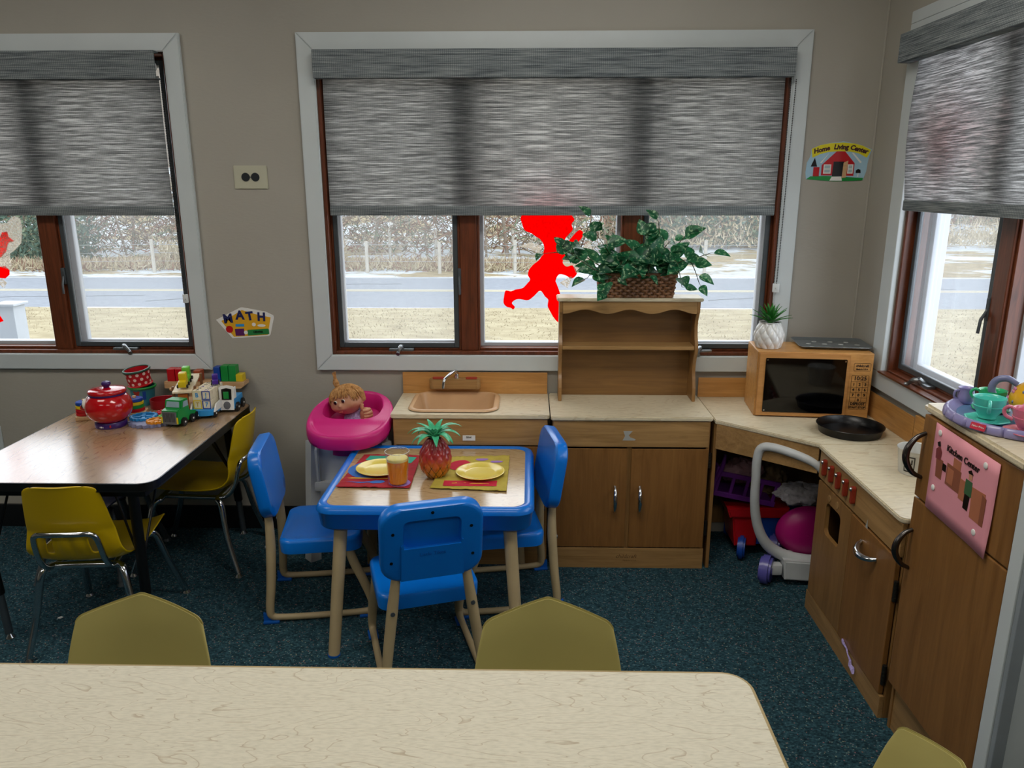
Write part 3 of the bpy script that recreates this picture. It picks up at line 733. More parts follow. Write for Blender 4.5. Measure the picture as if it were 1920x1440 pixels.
# corner counter
t = thing('corner_counter', 'wooden corner counter with an angled front carrying the toy microwave', 'toy kitchen', (1.0, -.2, 0))
MB().prism([(.698, -.004), (.698, -.345), (.708, -.349), (.992, -.6095), (1.309, -.6095), (1.309, -.004)], .600, .615, bev=.003).build('countertop', CTR, t, world=True)
MB().box(.7, .713, -.33, -.02, 0, .599, .001).build('side_panel', MAPLEV, t, world=True)
MB().box(1.02, 1.305, -.609, -.597, 0, .599, .001).build('side_panel', MAPLEV, t, world=True)
MB().box(.715, 1.305, -.014, -.005, .05, .599).build('back_panel', MAPLEV, t, world=True)
dv = V((.992-.705, -.602+.352, 0)).normalized(); nrm = V((dv.y, -dv.x, 0))
MB().prism([(0, .505), (.384, .505), (.384, .5995), (0, .5995)], 0, .014, M=plane((.712, -.337, 0), dv, (0, 0, 1))).build('apron', MAPLE, t, world=True)
MB().box(.698, 1.29, -.021, -.0195-.0002, .6155, .698, .002).build('backsplash', ORANGE, t, world=True)
MB().box(1.2935, 1.2955, -.609, -.022, .6155, .712, .002).build('backsplash', ORANGY, t, world=True)

# stove
t = thing('play_stove', 'wooden play stove with five red knobs and an oven window', 'toy kitchen', (1.15, -.91, 0))
y0, y1 = -1.206, -.6105
MB().box(1.008, 1.305, y1-.012, y1, 0, .599, .001).box(1.008, 1.305, y0, y0+.012, 0, .599, .001).box(1.292, 1.305, y0+.012, y1-.012, .02, .599).box(1.01, 1.292, y0+.013, y1-.013, .085, .097).box(1.01, 1.292, -.915, -.903, .097, .5).build('carcass', MAPLEV, t, world=True)
cpo = [(1.309, y1-.0005), (.989, y1-.0005), (.985, y1-.006), (.985, y0+.02)]+[(.985+.02-.02*math.cos(a), y0+.02-.02*math.sin(a)*1.2) for a in (.3, .6, .9, 1.2, 1.5)]+[(1.309, y0-.003)]
MB().prism(cpo, .600, .615, bev=.003).build('countertop', CTR, t, world=True)
MB().box(.9935, 1.007, y0+.002, y1-.002, .50, .598, .002).build('control_panel', MAPLEY, t, world=True)
MB().box(1.2935, 1.3075, -1.2, -.612, .6155, .722, .002).build('backsplash', ORANGY, t, world=True)
PX = lambda x: plane((x, 0, 0), (0, -1, 0), (0, 0, 1))   # drawing on a face looking towards -X: u = -y
dd = MB(); o = [(a, b) for a, b in rrect(.624, .898, .075, .493, .004, 6)]
hsq = rrect(.706, .826, .335, .447, .02, 6)
dd.prism(o, 0, .014, M=PX(1.007), hole=hsq); d1 = dd.build('door', MAPLEV, t, world=True, label='door with a square oven window')
for yy, zz in ((-.725, .466), (-.79, .47)): MB().prism(circ(-yy, zz, .012, 14), 0, .0012, M=PX(.9926)).build('screw_plug', MAPLE, d1, world=True)
d2 = MB().box(.991, 1.005, -1.198, -.904, .075, .493, .002).build('door', MAPLED, t, world=True)
bar_handle(d2, (.991, -.99, .444), (.991, -1.092, .436), (-.9, 0, -.35), r=.0075, rise=.034)
for z in (.40, .14): hinge(d2, .997, -1.205, z)
MB().box(.994, 1.007, y0, y1, 0, .07, .001).build('kick_board', MAPLEY, t, world=True)
KR = plain('red knob plastic', '#94321e', .4)
for i in range(5):
    yy = -.672-.0582*i
    k = MB().prism([(q[0], q[1]) for q in rrect(-.009, .009, -.046, .012, .0088, 5)], 0, .012, M=plane((.9925, yy, .571), (0, -1, 0), (0, 0, 1)), bev=.0015).build('knob', KR, t, world=True)
    MB().sph((.979, yy, .573), .006).build('knob_screw', CHROME, k, world=True, smooth=True)
MB().prism([(.996, .492), (1.012, .492), (1.006, .52)], 0, .0006, M=PX(.9932)).build('tape_remnant', plain('silver tape', '#a7a8a2', .4), t, world=True)
# fridge
t = thing('play_refrigerator', 'wooden two door play refrigerator with dark bow handles', 'toy kitchen', (1.15, -1.43, 0))
y0, y1 = -1.652, -1.236
MB().box(1.008, 1.305, y1-.012, y1, 0, .92, .001).box(1.008, 1.305, y0, y0+.012, 0, .92, .001).box(1.292, 1.305, y0+.012, y1-.012, .02, .92).box(1.01, 1.292, y0+.013, y1-.013, .69, .70).build('carcass', MAPLEV, t, world=True)
MB().prism([(1.309, -1.228)]+[(.99+.012-.012*math.cos(a), -1.228-.012+.012*math.sin(a)) for a in (1.57, 1.2, .8, .4, 0)]+[(.976, -1.655)]+[(1.309, -1.657)], .9205, .941, bev=.006).build('top_panel', CTR, t, world=True)
DH = plain('dark nickel', '#5a5654', .22, .95)
du = MB().box(.987, 1.006, -1.645, -1.248, .702, .917, .003).build('door', MAPLED, t, world=True, label='upper door')
bar_handle(du, (.987, -1.266, .872), (.987, -1.272, .757), (-1, 0, 0), r=.0065, mat=DH, rise=.045)
dl = MB().box(.987, 1.006, -1.645, -1.248, .155, .697, .003).build('door', MAPLED, t, world=True, label='lower door')
bar_handle(dl, (.987, -1.266, .612), (.987, -1.272, .507), (-1, 0, 0), r=.0065, mat=DH, rise=.04)
for z in (.85, .75): hinge(du, .996, -1.6508, z)
for z in (.6, .24): hinge(dl, .996, -1.6508, z)
MB().box(1.012, 1.02, y0+.001, y1-.001, 0, .152, .001).build('kick_board', MAPLEY, t, world=True)
# pink poster on the door
t = thing('paper_sign', 'pink Kitchen Center paper held on the upper refrigerator door', 'sign', (.985, -1.45, .8))
def cur(u, v):
    y = -1.313-.262*u; z = .915-.217*v-.010*u
    return V((.985-.0018-.05*max(0, u-.7)**1.4*max(0, v-.6), y, z))
MB().grid(cur, 14, 8).build('sheet', plain('pink card', '#e79aa6', .6, var=.015), t, world=True, smooth=True, solid=.0006)
def pk(px, py): # artwork coordinates 0..1 across, 0..1 down
    return (1.313+.262*px, .915-.217*py-.010*px)
def art(pts, mat, name, l=0):
    MB().prism([pk(a, b) for a, b in pts], 0, .0003, M=PX(.9825-.0004*l)).build(name, mat, t, world=True)
MT = Matrix.Translation(V((.9815, 0, 0)))
a, b = pk(.49, .19)
text('lettering', 'Kitchen Center', .0215, BLACK, MT @ Matrix.Translation((0, -a, b)) @ plane((0, 0, 0), (0, -1, 0), (0, 0, 1)) @ Matrix.Rotation(-.04, 4, 'Z'), t, bold=.0003)
BR = plain('clip art brown', '#8d5138', .6); BRL = plain('clip art tan', '#b06b4a', .6); GR2 = plain('clip art green', '#38603c', .6)
art([(.08, .36), (.2, .36), (.2, .58), (.1, .58)], BR, 'counter_print'); art([(.06, .28), (.12, .22), (.16, .28), (.15, .38), (.07, .38)], plain('clip art rust', '#7c3434', .6), 'child_print', 1)
art([(.07, .2), (.11, .17), (.13, .22), (.09, .24)], BLACK, 'hair_print', 2)
art([(.2, .38), (.26, .38), (.26, .46), (.2, .46)], BLACK, 'stove_print', 1)
art([(.27, .34), (.5, .34), (.5, .58), (.27, .58)], BR, 'counter_print'); art([(.29, .38), (.39, .38), (.39, .55), (.29, .55)], BRL, 'cabinet_print', 1)
art([(.36, .24), (.48, .24), (.48, .34), (.36, .34)], BRL, 'shelf_print'); art([(.5, .4), (.62, .4), (.62, .62), (.5, .62)], BRL, 'counter_print')
art([(.58, .36), (.68, .36), (.69, .52), (.58, .52)], GR2, 'child_print', 1); art([(.59, .52), (.67, .52), (.66, .68), (.59, .68)], BLACK, 'trousers_print', 1)
art([(.61, .28), (.66, .27), (.67, .34), (.62, .35)], plain('clip art skin', '#c98d6c', .6), 'face_print', 1); art([(.6, .27), (.64, .24), (.68, .28), (.61, .29)], BLACK, 'hair_print', 2)
art([(.68, .4), (.88, .38), (.88, .72), (.7, .72)], BRL, 'cabinet_print'); art([(.84, .4), (.9, .42), (.9, .72), (.84, .72)], BR, 'door_print', 1)
for a, b in ((.09, .085), (.82, .1), (.1, .72), (.8, .83)):
    u, w = pk(a, b); MB().sph((.9815, -u, w), .0075, (.3, 1, 1)).build('fastener_dot', WHITE, t, world=True, smooth=True)
# white panel past the fridge
t = thing('end_panel', 'white painted end panel at the photo\'s right edge beside the refrigerator', 'panel', (1.15, -1.69, 0))
MB().box(.972, 1.295, -1.705, -1.667, 0, 1.08, .003).build('panel', TRIM, t, world=True)
MB().box(.975, 1.0, -1.72, -1.706, 0, 1.08, .002).build('edge_strip', plain('grey trim', '#8b9398', .4), t, world=True)

# toy microwave
T = Matrix.Translation((.855, -.28, .615)) @ Matrix.Rotation(-.094, 4, 'Z')
t = thing('toy_microwave', 'wooden toy microwave with a black door and printed keypad', 'toy', (1.06, -.2, .6153))
MB().box(0, .416, .002, .2, .0005, .25, .003, M=T).build('body', ORANGE, t, world=True)
MB().prism(rrect(.004, .33, .005, .246, .004, 3), 0, .012, M=T @ wallM(.0), bev=.002).build('door', wood('amber maple door', '#a8733a', '#c28b50', 'x', 1, .4), t, world=True)
d = t.children[-1]
MB().prism(rrect(.028, .318, .021, .229, .003, 3), .0125, .0145, M=T @ wallM(.0)).build('door_window', plain('black acrylic', '#020203', .06, var=0, coat=.0), d, world=True)
for a in (.034, .312):
    for b in (.028, .222): MB().cyl(T @ V((a, -.0145, b)), T @ V((a, -.0165, b)), .003, n=10).build('screw', CHROME, d, world=True)
def mwd(pts, l, mat, name): MB().prism(pts, 0, .0003, M=T @ wallM(-.0004*l+.0016)).build(name, mat, t, world=True)
IK = plain('black ink', '#17110b', .5)
def outl(x0, x1, z0, z1, r=.004, w=.0011): MB().prism(rrect(x0, x1, z0, z1, r, 4), 0, .0003, M=T @ wallM(.0016), hole=rrect(x0+w, x1-w, z0+w, z1-w, r-.0008, 4)).build('keypad_print', IK, t, world=True)
outl(.348, .408, .184, .214); outl(.344, .406, .036, .168)
for z in (.143, .1215, .1015, .081, .064, .0505): MB().prism([(.344, z), (.406, z), (.406, z+.0009), (.344, z+.0009)], 0, .0003, M=T @ wallM(.0016)).build('keypad_print', IK, t, world=True)
for x in (.3645, .385): MB().prism([(x, .064), (x+.0009, .064), (x+.0009, .143), (x, .143)], 0, .0003, M=T @ wallM(.0016)).build('keypad_print', IK, t, world=True)
MB().prism([(.3746, .036), (.3755, .036), (.3755, .0505), (.3746, .0505)], 0, .0003, M=T @ wallM(.0016)).build('keypad_print', IK, t, world=True)
def mt(s, x, z, sz, b=.0003): text('keypad_print', s, sz, IK, T @ Matrix.Translation((x, .0014, z)) @ plane((0, 0, 0), (1, 0, 0), (0, 0, 1)), t, bold=b, ext=.0003)
mt('10:25', .375, .1555, .021, .0005); mt('childcraft', .378, .2035, .0125); mt('Made in U.S.A.', .378, .191, .0072)
for i, s in enumerate('123456789'): mt(s, .3545+.0205*(i % 3), .1325-.0205*(i//3), .0145, .0005)
mt('0', .375, .0725, .013, .0004); mt('DEFROST', .375, .0575, .0125, .0005); mt('START', .3595, .0435, .0098, .0004); mt('STOP', .3905, .0435, .0105, .0004)

# things on the counters
t = thing('baking_tray', 'grey metal baking tray with pale spots lying on the microwave', 'tray', (1.16, -.13, .866))
T2 = Matrix.Translation((1.164, -.165, .866)) @ Matrix.Rotation(-.12, 4, 'Z')
GT = plain('grey nonstick metal', '#7c8387', .35, .6, var=.04)
b = bmesh.new(); L = []
for off, dz in ((-.008, 0.0), (-.006, .0005), (.004, .008), (.008, .010), (.0085, .0085), (.004, .006), (-.007, -.0005)):
    L.append([b.verts.new((x, y, dz+.0015)) for x, y in rrect(-.125-off, .125+off, -.088-off, .088+off, .015+off, 6)])
for A, B in zip(L, L[1:]):
    for k in range(len(A)): b.faces.new((A[k], A[(k+1) % len(A)], B[(k+1) % len(A)], B[k]))
b.faces.new(L[0]); b.faces.new(L[-1]); bmesh.ops.recalc_face_normals(b, faces=b.faces)
m = MB(); m._add(b, T2); m.build('pan', GT, t, world=True, smooth=True)
PS = plain('pale spot', '#b8bbb8', .5)
for (a, b_) in [(x, y) for x in (-.09, -.03, .03, .09) for y in (-.055, .005)]+[(x, .05) for x in (-.06, 0, .06)]:
    MB().prism(circ(a+.01, b_, .0095, 16), .0022, .0028, M=T2).build('spot', PS, t, world=True)
# planter
t = thing('pineapple_planter', 'white quilted pineapple pot with a spiky green plant on the microwave', 'plant', (.915, -.19, .866))
cx, cy, cz = .913, -.205, .8665
def pot(u, v):
    a = 2*PI*u; r = .030+.023*math.sin(PI*min(1, v*.86+.13))**.8
    g = abs(math.sin(5*a+v*6.2))*abs(math.sin(5*a-v*6.2)); r += .0065*g**.45-.002
    if v > .97: r = .041
    return V((cx+r*math.cos(a), cy+r*math.sin(a), cz+.098*v))
MB().grid(pot, 140, 60, closeu=True).cyl((cx, cy, cz), (cx, cy, cz+.09), .03).build('pot', plain('white glazed ceramic', '#dcdcda', .22, var=.02, coat=.4), t, world=True, smooth=True)
def blade(mb, c, az, el, L, w, bend=.5, n=7, cup=.25):
    b = bmesh.new(); rows = []
    d = V((math.cos(az), math.sin(az), 0)); s = V((-math.sin(az), math.cos(az), 0))
    p = V(c); e = el
    for i in range(n+1):
        t_ = i/n; ww = w*(1-t_)**.75*(.7+.6*t_ if t_ < .4 else 1)*.5
        up = d*-math.sin(e)+V((0, 0, 1))*math.cos(e)
        rows.append([b.verts.new(p-s*ww+up*ww*cup), b.verts.new(p), b.verts.new(p+s*ww+up*ww*cup)])
        p = p+(d*math.cos(e)+V((0, 0, 1))*math.sin(e))*(L/n); e -= bend/n
    for A, B in zip(rows, rows[1:]):
        b.faces.new((A[0], A[1], B[1], B[0])); b.faces.new((A[1], A[2], B[2], B[1]))
    mb._add(b)
AG = multi('agave green', 60, [(.3, '#16461c'), (.55, '#2f7a2e'), (.8, '#5c9c4c')], .4)
m = MB()
for k in range(26):
    el = .35+1.15*(k/26); blade(m, (cx, cy, cz+.093), k*2.4, el, .088-.010*(k/26), .027, .3)
m.build('leaves', AG, t, world=True, smooth=True, solid=.0012)
# round pan
t = thing('round_pan', 'round black metal baking pan in front of the microwave', 'pan', (1.14, -.455, .6155))
t.location.y = -.475
MB().lathe([(0, .002), (.100, .002), (.108, .028), (.113, .030), (.114, .0285), (.110, .026), (.103, .0), (0, 0)], (1.14, -.478, .6157), 56).build('pan', plain('black nonstick', '#0d0d0f', .32, .3), t, world=True, smooth=True, angle=60)
# toy pot
t = thing('toy_pot', 'small white enamel toy pot with a printed label on the stove', 'pot', (1.165, -.86, .6155))
cx, cy = 1.183, -.868
MB().lathe([(0, .003), (.044, .003), (.054, .076), (.0575, .079), (.058, .0775), (.0555, .0745), (.047, .0), (0, 0)], (cx, cy, .6157), 48).build('pot', [plain('white enamel', '#c9c9c4', .25, .2)], t, world=True, smooth=True, angle=60)
def lab(u, v):
    a = PI*1.13+u*.62; r = .0475+.0085*(.2+.6*v)+.0004
    return V((cx+r*math.cos(a), cy+r*math.sin(a), .6157+.012+.05*v))
m = MB()
for (a0, a1, b0, b1) in ((0, 1, 0, .08), (0, 1, .92, 1), (0, .09, 0, 1), (.91, 1, 0, 1), (.2, .42, .2, .42), (.5, .8, .2, .32), (.2, .3, .52, .8), (.4, .62, .55, .64), (.4, .5, .7, .82), (.68, .8, .5, .82)):
    m.grid(lambda u, v: lab(a0+(a1-a0)*u, b0+(b1-b0)*v), 6, 3)
m.build('label_print', IK, t, world=True)
# ribbon scrap
t = thing('doll_ribbon', 'small lavender doll ribbon caught in the stove door bottom', 'ribbon', (.985, -1.02, .06))
m = MB().tube([(.990, -.945, .085), (.985, -.965, .083), (.987, -.985, .078), (.984, -1.005, .07), (.986, -1.02, .06), (.984, -1.03, .052)], [.003, .005, .003, .002, .004, .003], 6, smooth=3, flat=(.5, 1))
m.tube([(.986, -1.02, .064), (.983, -1.03, .050), (.985, -1.042, .046), (.983, -1.055, .036)], [.002, .005, .007, .003], 6, smooth=3, flat=(.4, 1.1))
m.build('fabric', plain('lavender gingham', '#9c8fc4', .7, var=.4, nscale=160), t, world=True, smooth=True)

# ---------------------------------------------------------------- tables
def leg_tube(t, p0, p1, r0, r1, mat, foot=None, name='leg', label=None):
    o = MB().tube([p0, p1], [r0, r1], 18).build(name, mat, t, world=True, smooth=True)
    return o
# kid table
t = thing('activity_table', 'small blue rimmed play table with a wood grain top and beige legs', 'table', (-.327, -.604, 0))
x0, x1, y0, y1 = -.664, .012, -.912, -.326
b = bmesh.new(); L = []
for off, z in ((.026, .4965), (.024, .4995), (.014, .5035), (.006, .5035), (.0, .5), (-.004, .492), (-.007, .484), (-.007, .481), (-.003, .478), (.003, .43), (.008, .424), (.05, .424), (.05, .49), (.1, .492)):
    L.append([b.verts.new((x, y, z)) for x, y in rrect(x0+off, x1-off, y0+off, y1-off, max(.02, .055-off*.6), 8)])
for A, B in zip(L, L[1:]):
    for k in range(len(A)): b.faces.new((A[k], A[(k+1) % len(A)], B[(k+1) % len(A)], B[k]))
bmesh.ops.recalc_face_normals(b, faces=b.faces)
m = MB(); m._add(b); m.build('table_rim', BLUP, t, world=True, smooth=True, angle=50)
MB().prism(rrect(x0+.0245, x1-.0245, y0+.0245, y1-.0245, .025, 6), .486, .4985).build('tabletop_inlay', KIDTOP, t, world=True)
for sx in (-1, 1):
    for sy in (-1, 1):
        p1 = V((-.327+sx*.297, -.604+sy*.335 if sy < 0 else -.604+.28, 0)); p0 = V((-.327+sx*.268, -.604+sy*(.262 if sy < 0 else .235), .427))
        lg = MB().tube([p0, p1+V((0, 0, .004))], [.0215, .0185], 20).build('leg', BEIGE, t, world=True, smooth=True)
        MB().cyl(p1+V((0, 0, 0)), p1+V((0, 0, .006)), .02).build('foot_cap', BLUD, lg, world=True, smooth=True)
# oak table left
t = thing('classroom_table', 'oak laminate classroom table with black edging and adjustable legs by the left window', 'table', (-1.46, -.535, 0))
x0, x1, y0, y1 = -1.79, -1.132, -.972, -.095
MB().prism(rrect(x0+.003, x1-.003, y0+.003, y1-.003, .05, 8), .585, .6).build('tabletop', OAKTOP, t, world=True)
MB().prism(rrect(x0, x1, y0, y1, .053, 8), .572, .5995, bev=.003, hole=rrect(x0+.002, x1-.002, y0+.002, y1-.002, .051, 8)).prism(rrect(x0+.002, x1-.002, y0+.002, y1-.002, .051, 8), .572, .584).build('edge_band', BLACKP, t, world=True)
MB().box(x0+.05, x1-.05, y0+.05, y0+.075, .537, .5715).box(x0+.05, x1-.05, y1-.075, y1-.05, .537, .5715).box(x0+.05, x0+.075, y0+.076, y1-.076, .537, .5715).box(x1-.075, x1-.05, y0+.076, y1-.076, .537, .5715).build('apron', BLACKM, t, world=True)
for fx, fy, tx, ty in ((-1.735, -.863, -1.735, -.905), (-1.262, -.85, -1.235, -.895), (-1.237, -.06, -1.225, -.165), (-1.735, -.06, -1.735, -.165)):
    top = V((tx, ty, .571)); ft = V((fx, fy, .0))
    md = top.lerp(ft, .70)
    lg = MB().tube([top, md], .0165, 16).build('leg', BLACKM, t, world=True, smooth=True)
    MB().tube([md.lerp(top, .05), top.lerp(ft, .965)], .0125, 14).build('leg_insert', GREYST, lg, world=True, smooth=True)
    MB().lathe([(0, 0), (.016, 0), (.0155, .004), (.006, .014), (.005, .024), (0, .024)], tuple(ft), 18).build('glide', CHROME, lg, world=True, smooth=True)
    sgn = 1 if ty < -.5 else -1
    k = top.lerp(ft, .52)
    cxs = -1.46-tx
    for q in (V((tx+cxs*.38, ty+.03*sgn, .571)), V((tx+cxs*.02, ty+.2*sgn, .571))):
        MB().tube([k, q], .004, 8).build('brace', BLACKM, lg, world=True, smooth=True)
# front table
t = thing('classroom_table', 'long maple laminate table across the foreground', 'table', (-.6, -2.35, 0))
x0, x1, y0, y1 = -1.50, .402, -2.78, -1.858
MB().prism(rrect(x0+.003, x1-.003, y0+.003, y1-.003, .045, 8), .585, .6).build('tabletop', TABTOP, t, world=True)
MB().prism(rrect(x0, x1, y0, y1, .048, 8), .572, .5995, bev=.004, hole=rrect(x0+.002, x1-.002, y0+.002, y1-.002, .046, 8)).prism(rrect(x0+.002, x1-.002, y0+.002, y1-.002, .046, 8), .572, .584).build('edge_band', plain('tan edge plastic', '#a9966c', .4), t, world=True)
for fx in (x0+.1, x1-.1):
    for fy in (y0+.1, y1-.1):
        lg = MB().tube([(fx, fy, .572), (fx, fy, .2)], .0165, 16).build('leg', CHROME, t, world=True, smooth=True)
        MB().tube([(fx, fy, .22), (fx, fy, .01)], .0125, 14).build('leg_insert', GREYST, lg, world=True, smooth=True)
        MB().lathe([(0, 0), (.016, 0), (.0155, .004), (.006, .014), (0, .016)], (fx, fy, 0), 18).build('glide', CHROME, lg, world=True, smooth=True)

# ---------------------------------------------------------------- chairs
def stack_chair(name, label, loc, rotz, shell, frame, kind='rib', scale=1., cat='chair', group=None, htop=.60):
    t = thing(name, label, cat, loc, rotz, group)
    if kind == 'rib':
        P = [(-.232, htop, .104), (-.228, htop-.012, .112), (-.217, .53, .121), (-.205, .47, .129), (-.190, .42, .136), (-.176, .375, .143), (-.155, .338, .150), (-.115, .318, .155), (-.04, .312, .158), (.05, .316, .158), (.12, .322, .155), (.165, .318, .148), (.185, .304, .138)]
    else:
        P = [(-.215, htop-.030, .139), (-.2145, htop-.034, .140), (-.205, .53, .147), (-.195, .48, .155), (-.185, .43, .160), (-.17, .38, .163), (-.15, .345, .163), (-.11, .322, .163), (-.03, .315, .163), (.06, .32, .163), (.12, .325, .16), (.165, .32, .15), (.185, .306, .14)]
    PV = catmull([V(p) for p in P], 5); nv = len(PV)
    NU = 41 if kind != 'rib' else 31
    def fn(u, v):
        p = PV[min(nv-1, int(round(v*(nv-1))))]; s = (u-.5)*2
        back = max(0, min(1, (p.y-.36)/.08)); seat = 1-back
        x = s*p.z; y = p.x; z = p.y
        y += back*s*s*.028
        z += seat*(.018*abs(s)**4-.006*(1-s*s))
        # rounded / peaked top corners
        tt = max(0, (.14-v)/.14)
        if kind == 'rib':
            k = max(0, 1-v/.16)
            z -= .022*k*abs(s)**6; x *= 1-.05*k*k*abs(s)**3
        else:
            a = abs(s)
            z += (.050*(1-a)-.014*max(0, (a-.90)/.10)**2)*max(0, min(1, (p.y-.46)/.12))
        if kind == 'rib' and abs(s) < .55 and .345 < p.y < .44:
            y += -.007*abs(math.sin(s*PI*3.2))*math.sin(PI*(p.y-.345)/.095)
        return V((x, y, z))
    def skip(u, v):
        if kind != 'rib': return False
        p = PV[min(nv-1, int(v*(nv-1)))]; s = (u-.5)*2
        return .372 < p.y < .425 and .40 < abs(s) < .56
    MB().grid(fn, NU, nv, skip=skip).build('seat_shell', shell, t, smooth=True, solid=.006, angle=80, subsurf=1)
    R = .0115
    for sy, yt, nm in ((-1, -.125, 'rear_legs'), (1, .10, 'front_legs')):
        MB().tube([(-.175, sy*.205, .014), (-.150, (yt+sy*.205)/2*1.0, .15), (-.128, yt+sy*.02, .272), (-.110, yt, .290), (-.07, yt, .294), (.07, yt, .294), (.110, yt, .290), (.128, yt+sy*.02, .272), (.150, (yt+sy*.205)/2, .15), (.175, sy*.205, .014)], R, 12, smooth=4).build(nm, frame, t, smooth=True)
    if kind == 'rib':
        MB().tube([(-.075, .10, .2935), (-.085, -.06, .292), (-.098, -.150, .302), (-.098, -.190, .345), (-.094, -.212, .42), (-.078, -.220, .443), (-.04, -.228, .447), (.04, -.228, .447), (.078, -.220, .443), (.094, -.212, .42), (.098, -.190, .345), (.098, -.150, .302), (.085, -.06, .292), (.075, .10, .2935)], .0092, 10, smooth=4).build('back_brace', frame, t, smooth=True)
    for sx in (-1, 1):
        for sy in (-1, 1):
            MB().lathe([(0, 0), (.0165, 0), (.016, .004), (.009, .013), (.0085, .024), (0, .024)], (sx*.1755, sy*.2055, 0), 16).build('glide', frame if frame != GREYST else GREYST, t, smooth=True)
    if scale != 1: t.scale = (scale,)*3
    return t
ya = stack_chair('school_chair', 'yellow school chair with chrome frame pushed under the near end of the oak table', (-1.428, -.778, 0), .085, YELP, CHROME, group='yellow school chairs')
yb = stack_chair('school_chair', 'yellow school chair seen from its side at the right side of the oak table', (-1.324, -.265, 0), PI/2, YELP, CHROME, group='yellow school chairs')
MB().prism([(-.017, .518), (.0, .53), (.006, .522), (.018, .52), (.012, .505), (.016, .492), (.0, .498), (-.014, .49), (-.010, .505)], 0, .0008, M=plane((0, -.2335, 0), (1, 0, 0), (0, -.15, 1))).build('paper_sticker', WHITE, yb)
yb.children[-1].location = (.045, 0, .0)
stack_chair('school_chair', 'dark navy school chair with grey legs behind the oak table', (-1.70, -.325, 0), PI, NAVY, GREYST, scale=.92)
stack_chair('school_chair', 'olive tan chair with a peaked back, left one at the foreground table', (-.835, -1.842, 0), PI*.0+PI, TANP, CHROME, 'peak', group='olive tan chairs at the foreground table')
stack_chair('school_chair', 'olive tan chair with a peaked back, middle one at the foreground table', (.043, -1.842, 0), PI, TANP, CHROME, 'peak', group='olive tan chairs at the foreground table')
stack_chair('school_chair', 'olive tan chair cut off by the frame\'s lower right corner', (.45, -2.095, 0), PI/2, TANP, CHROME, 'peak', group='olive tan chairs at the foreground table')

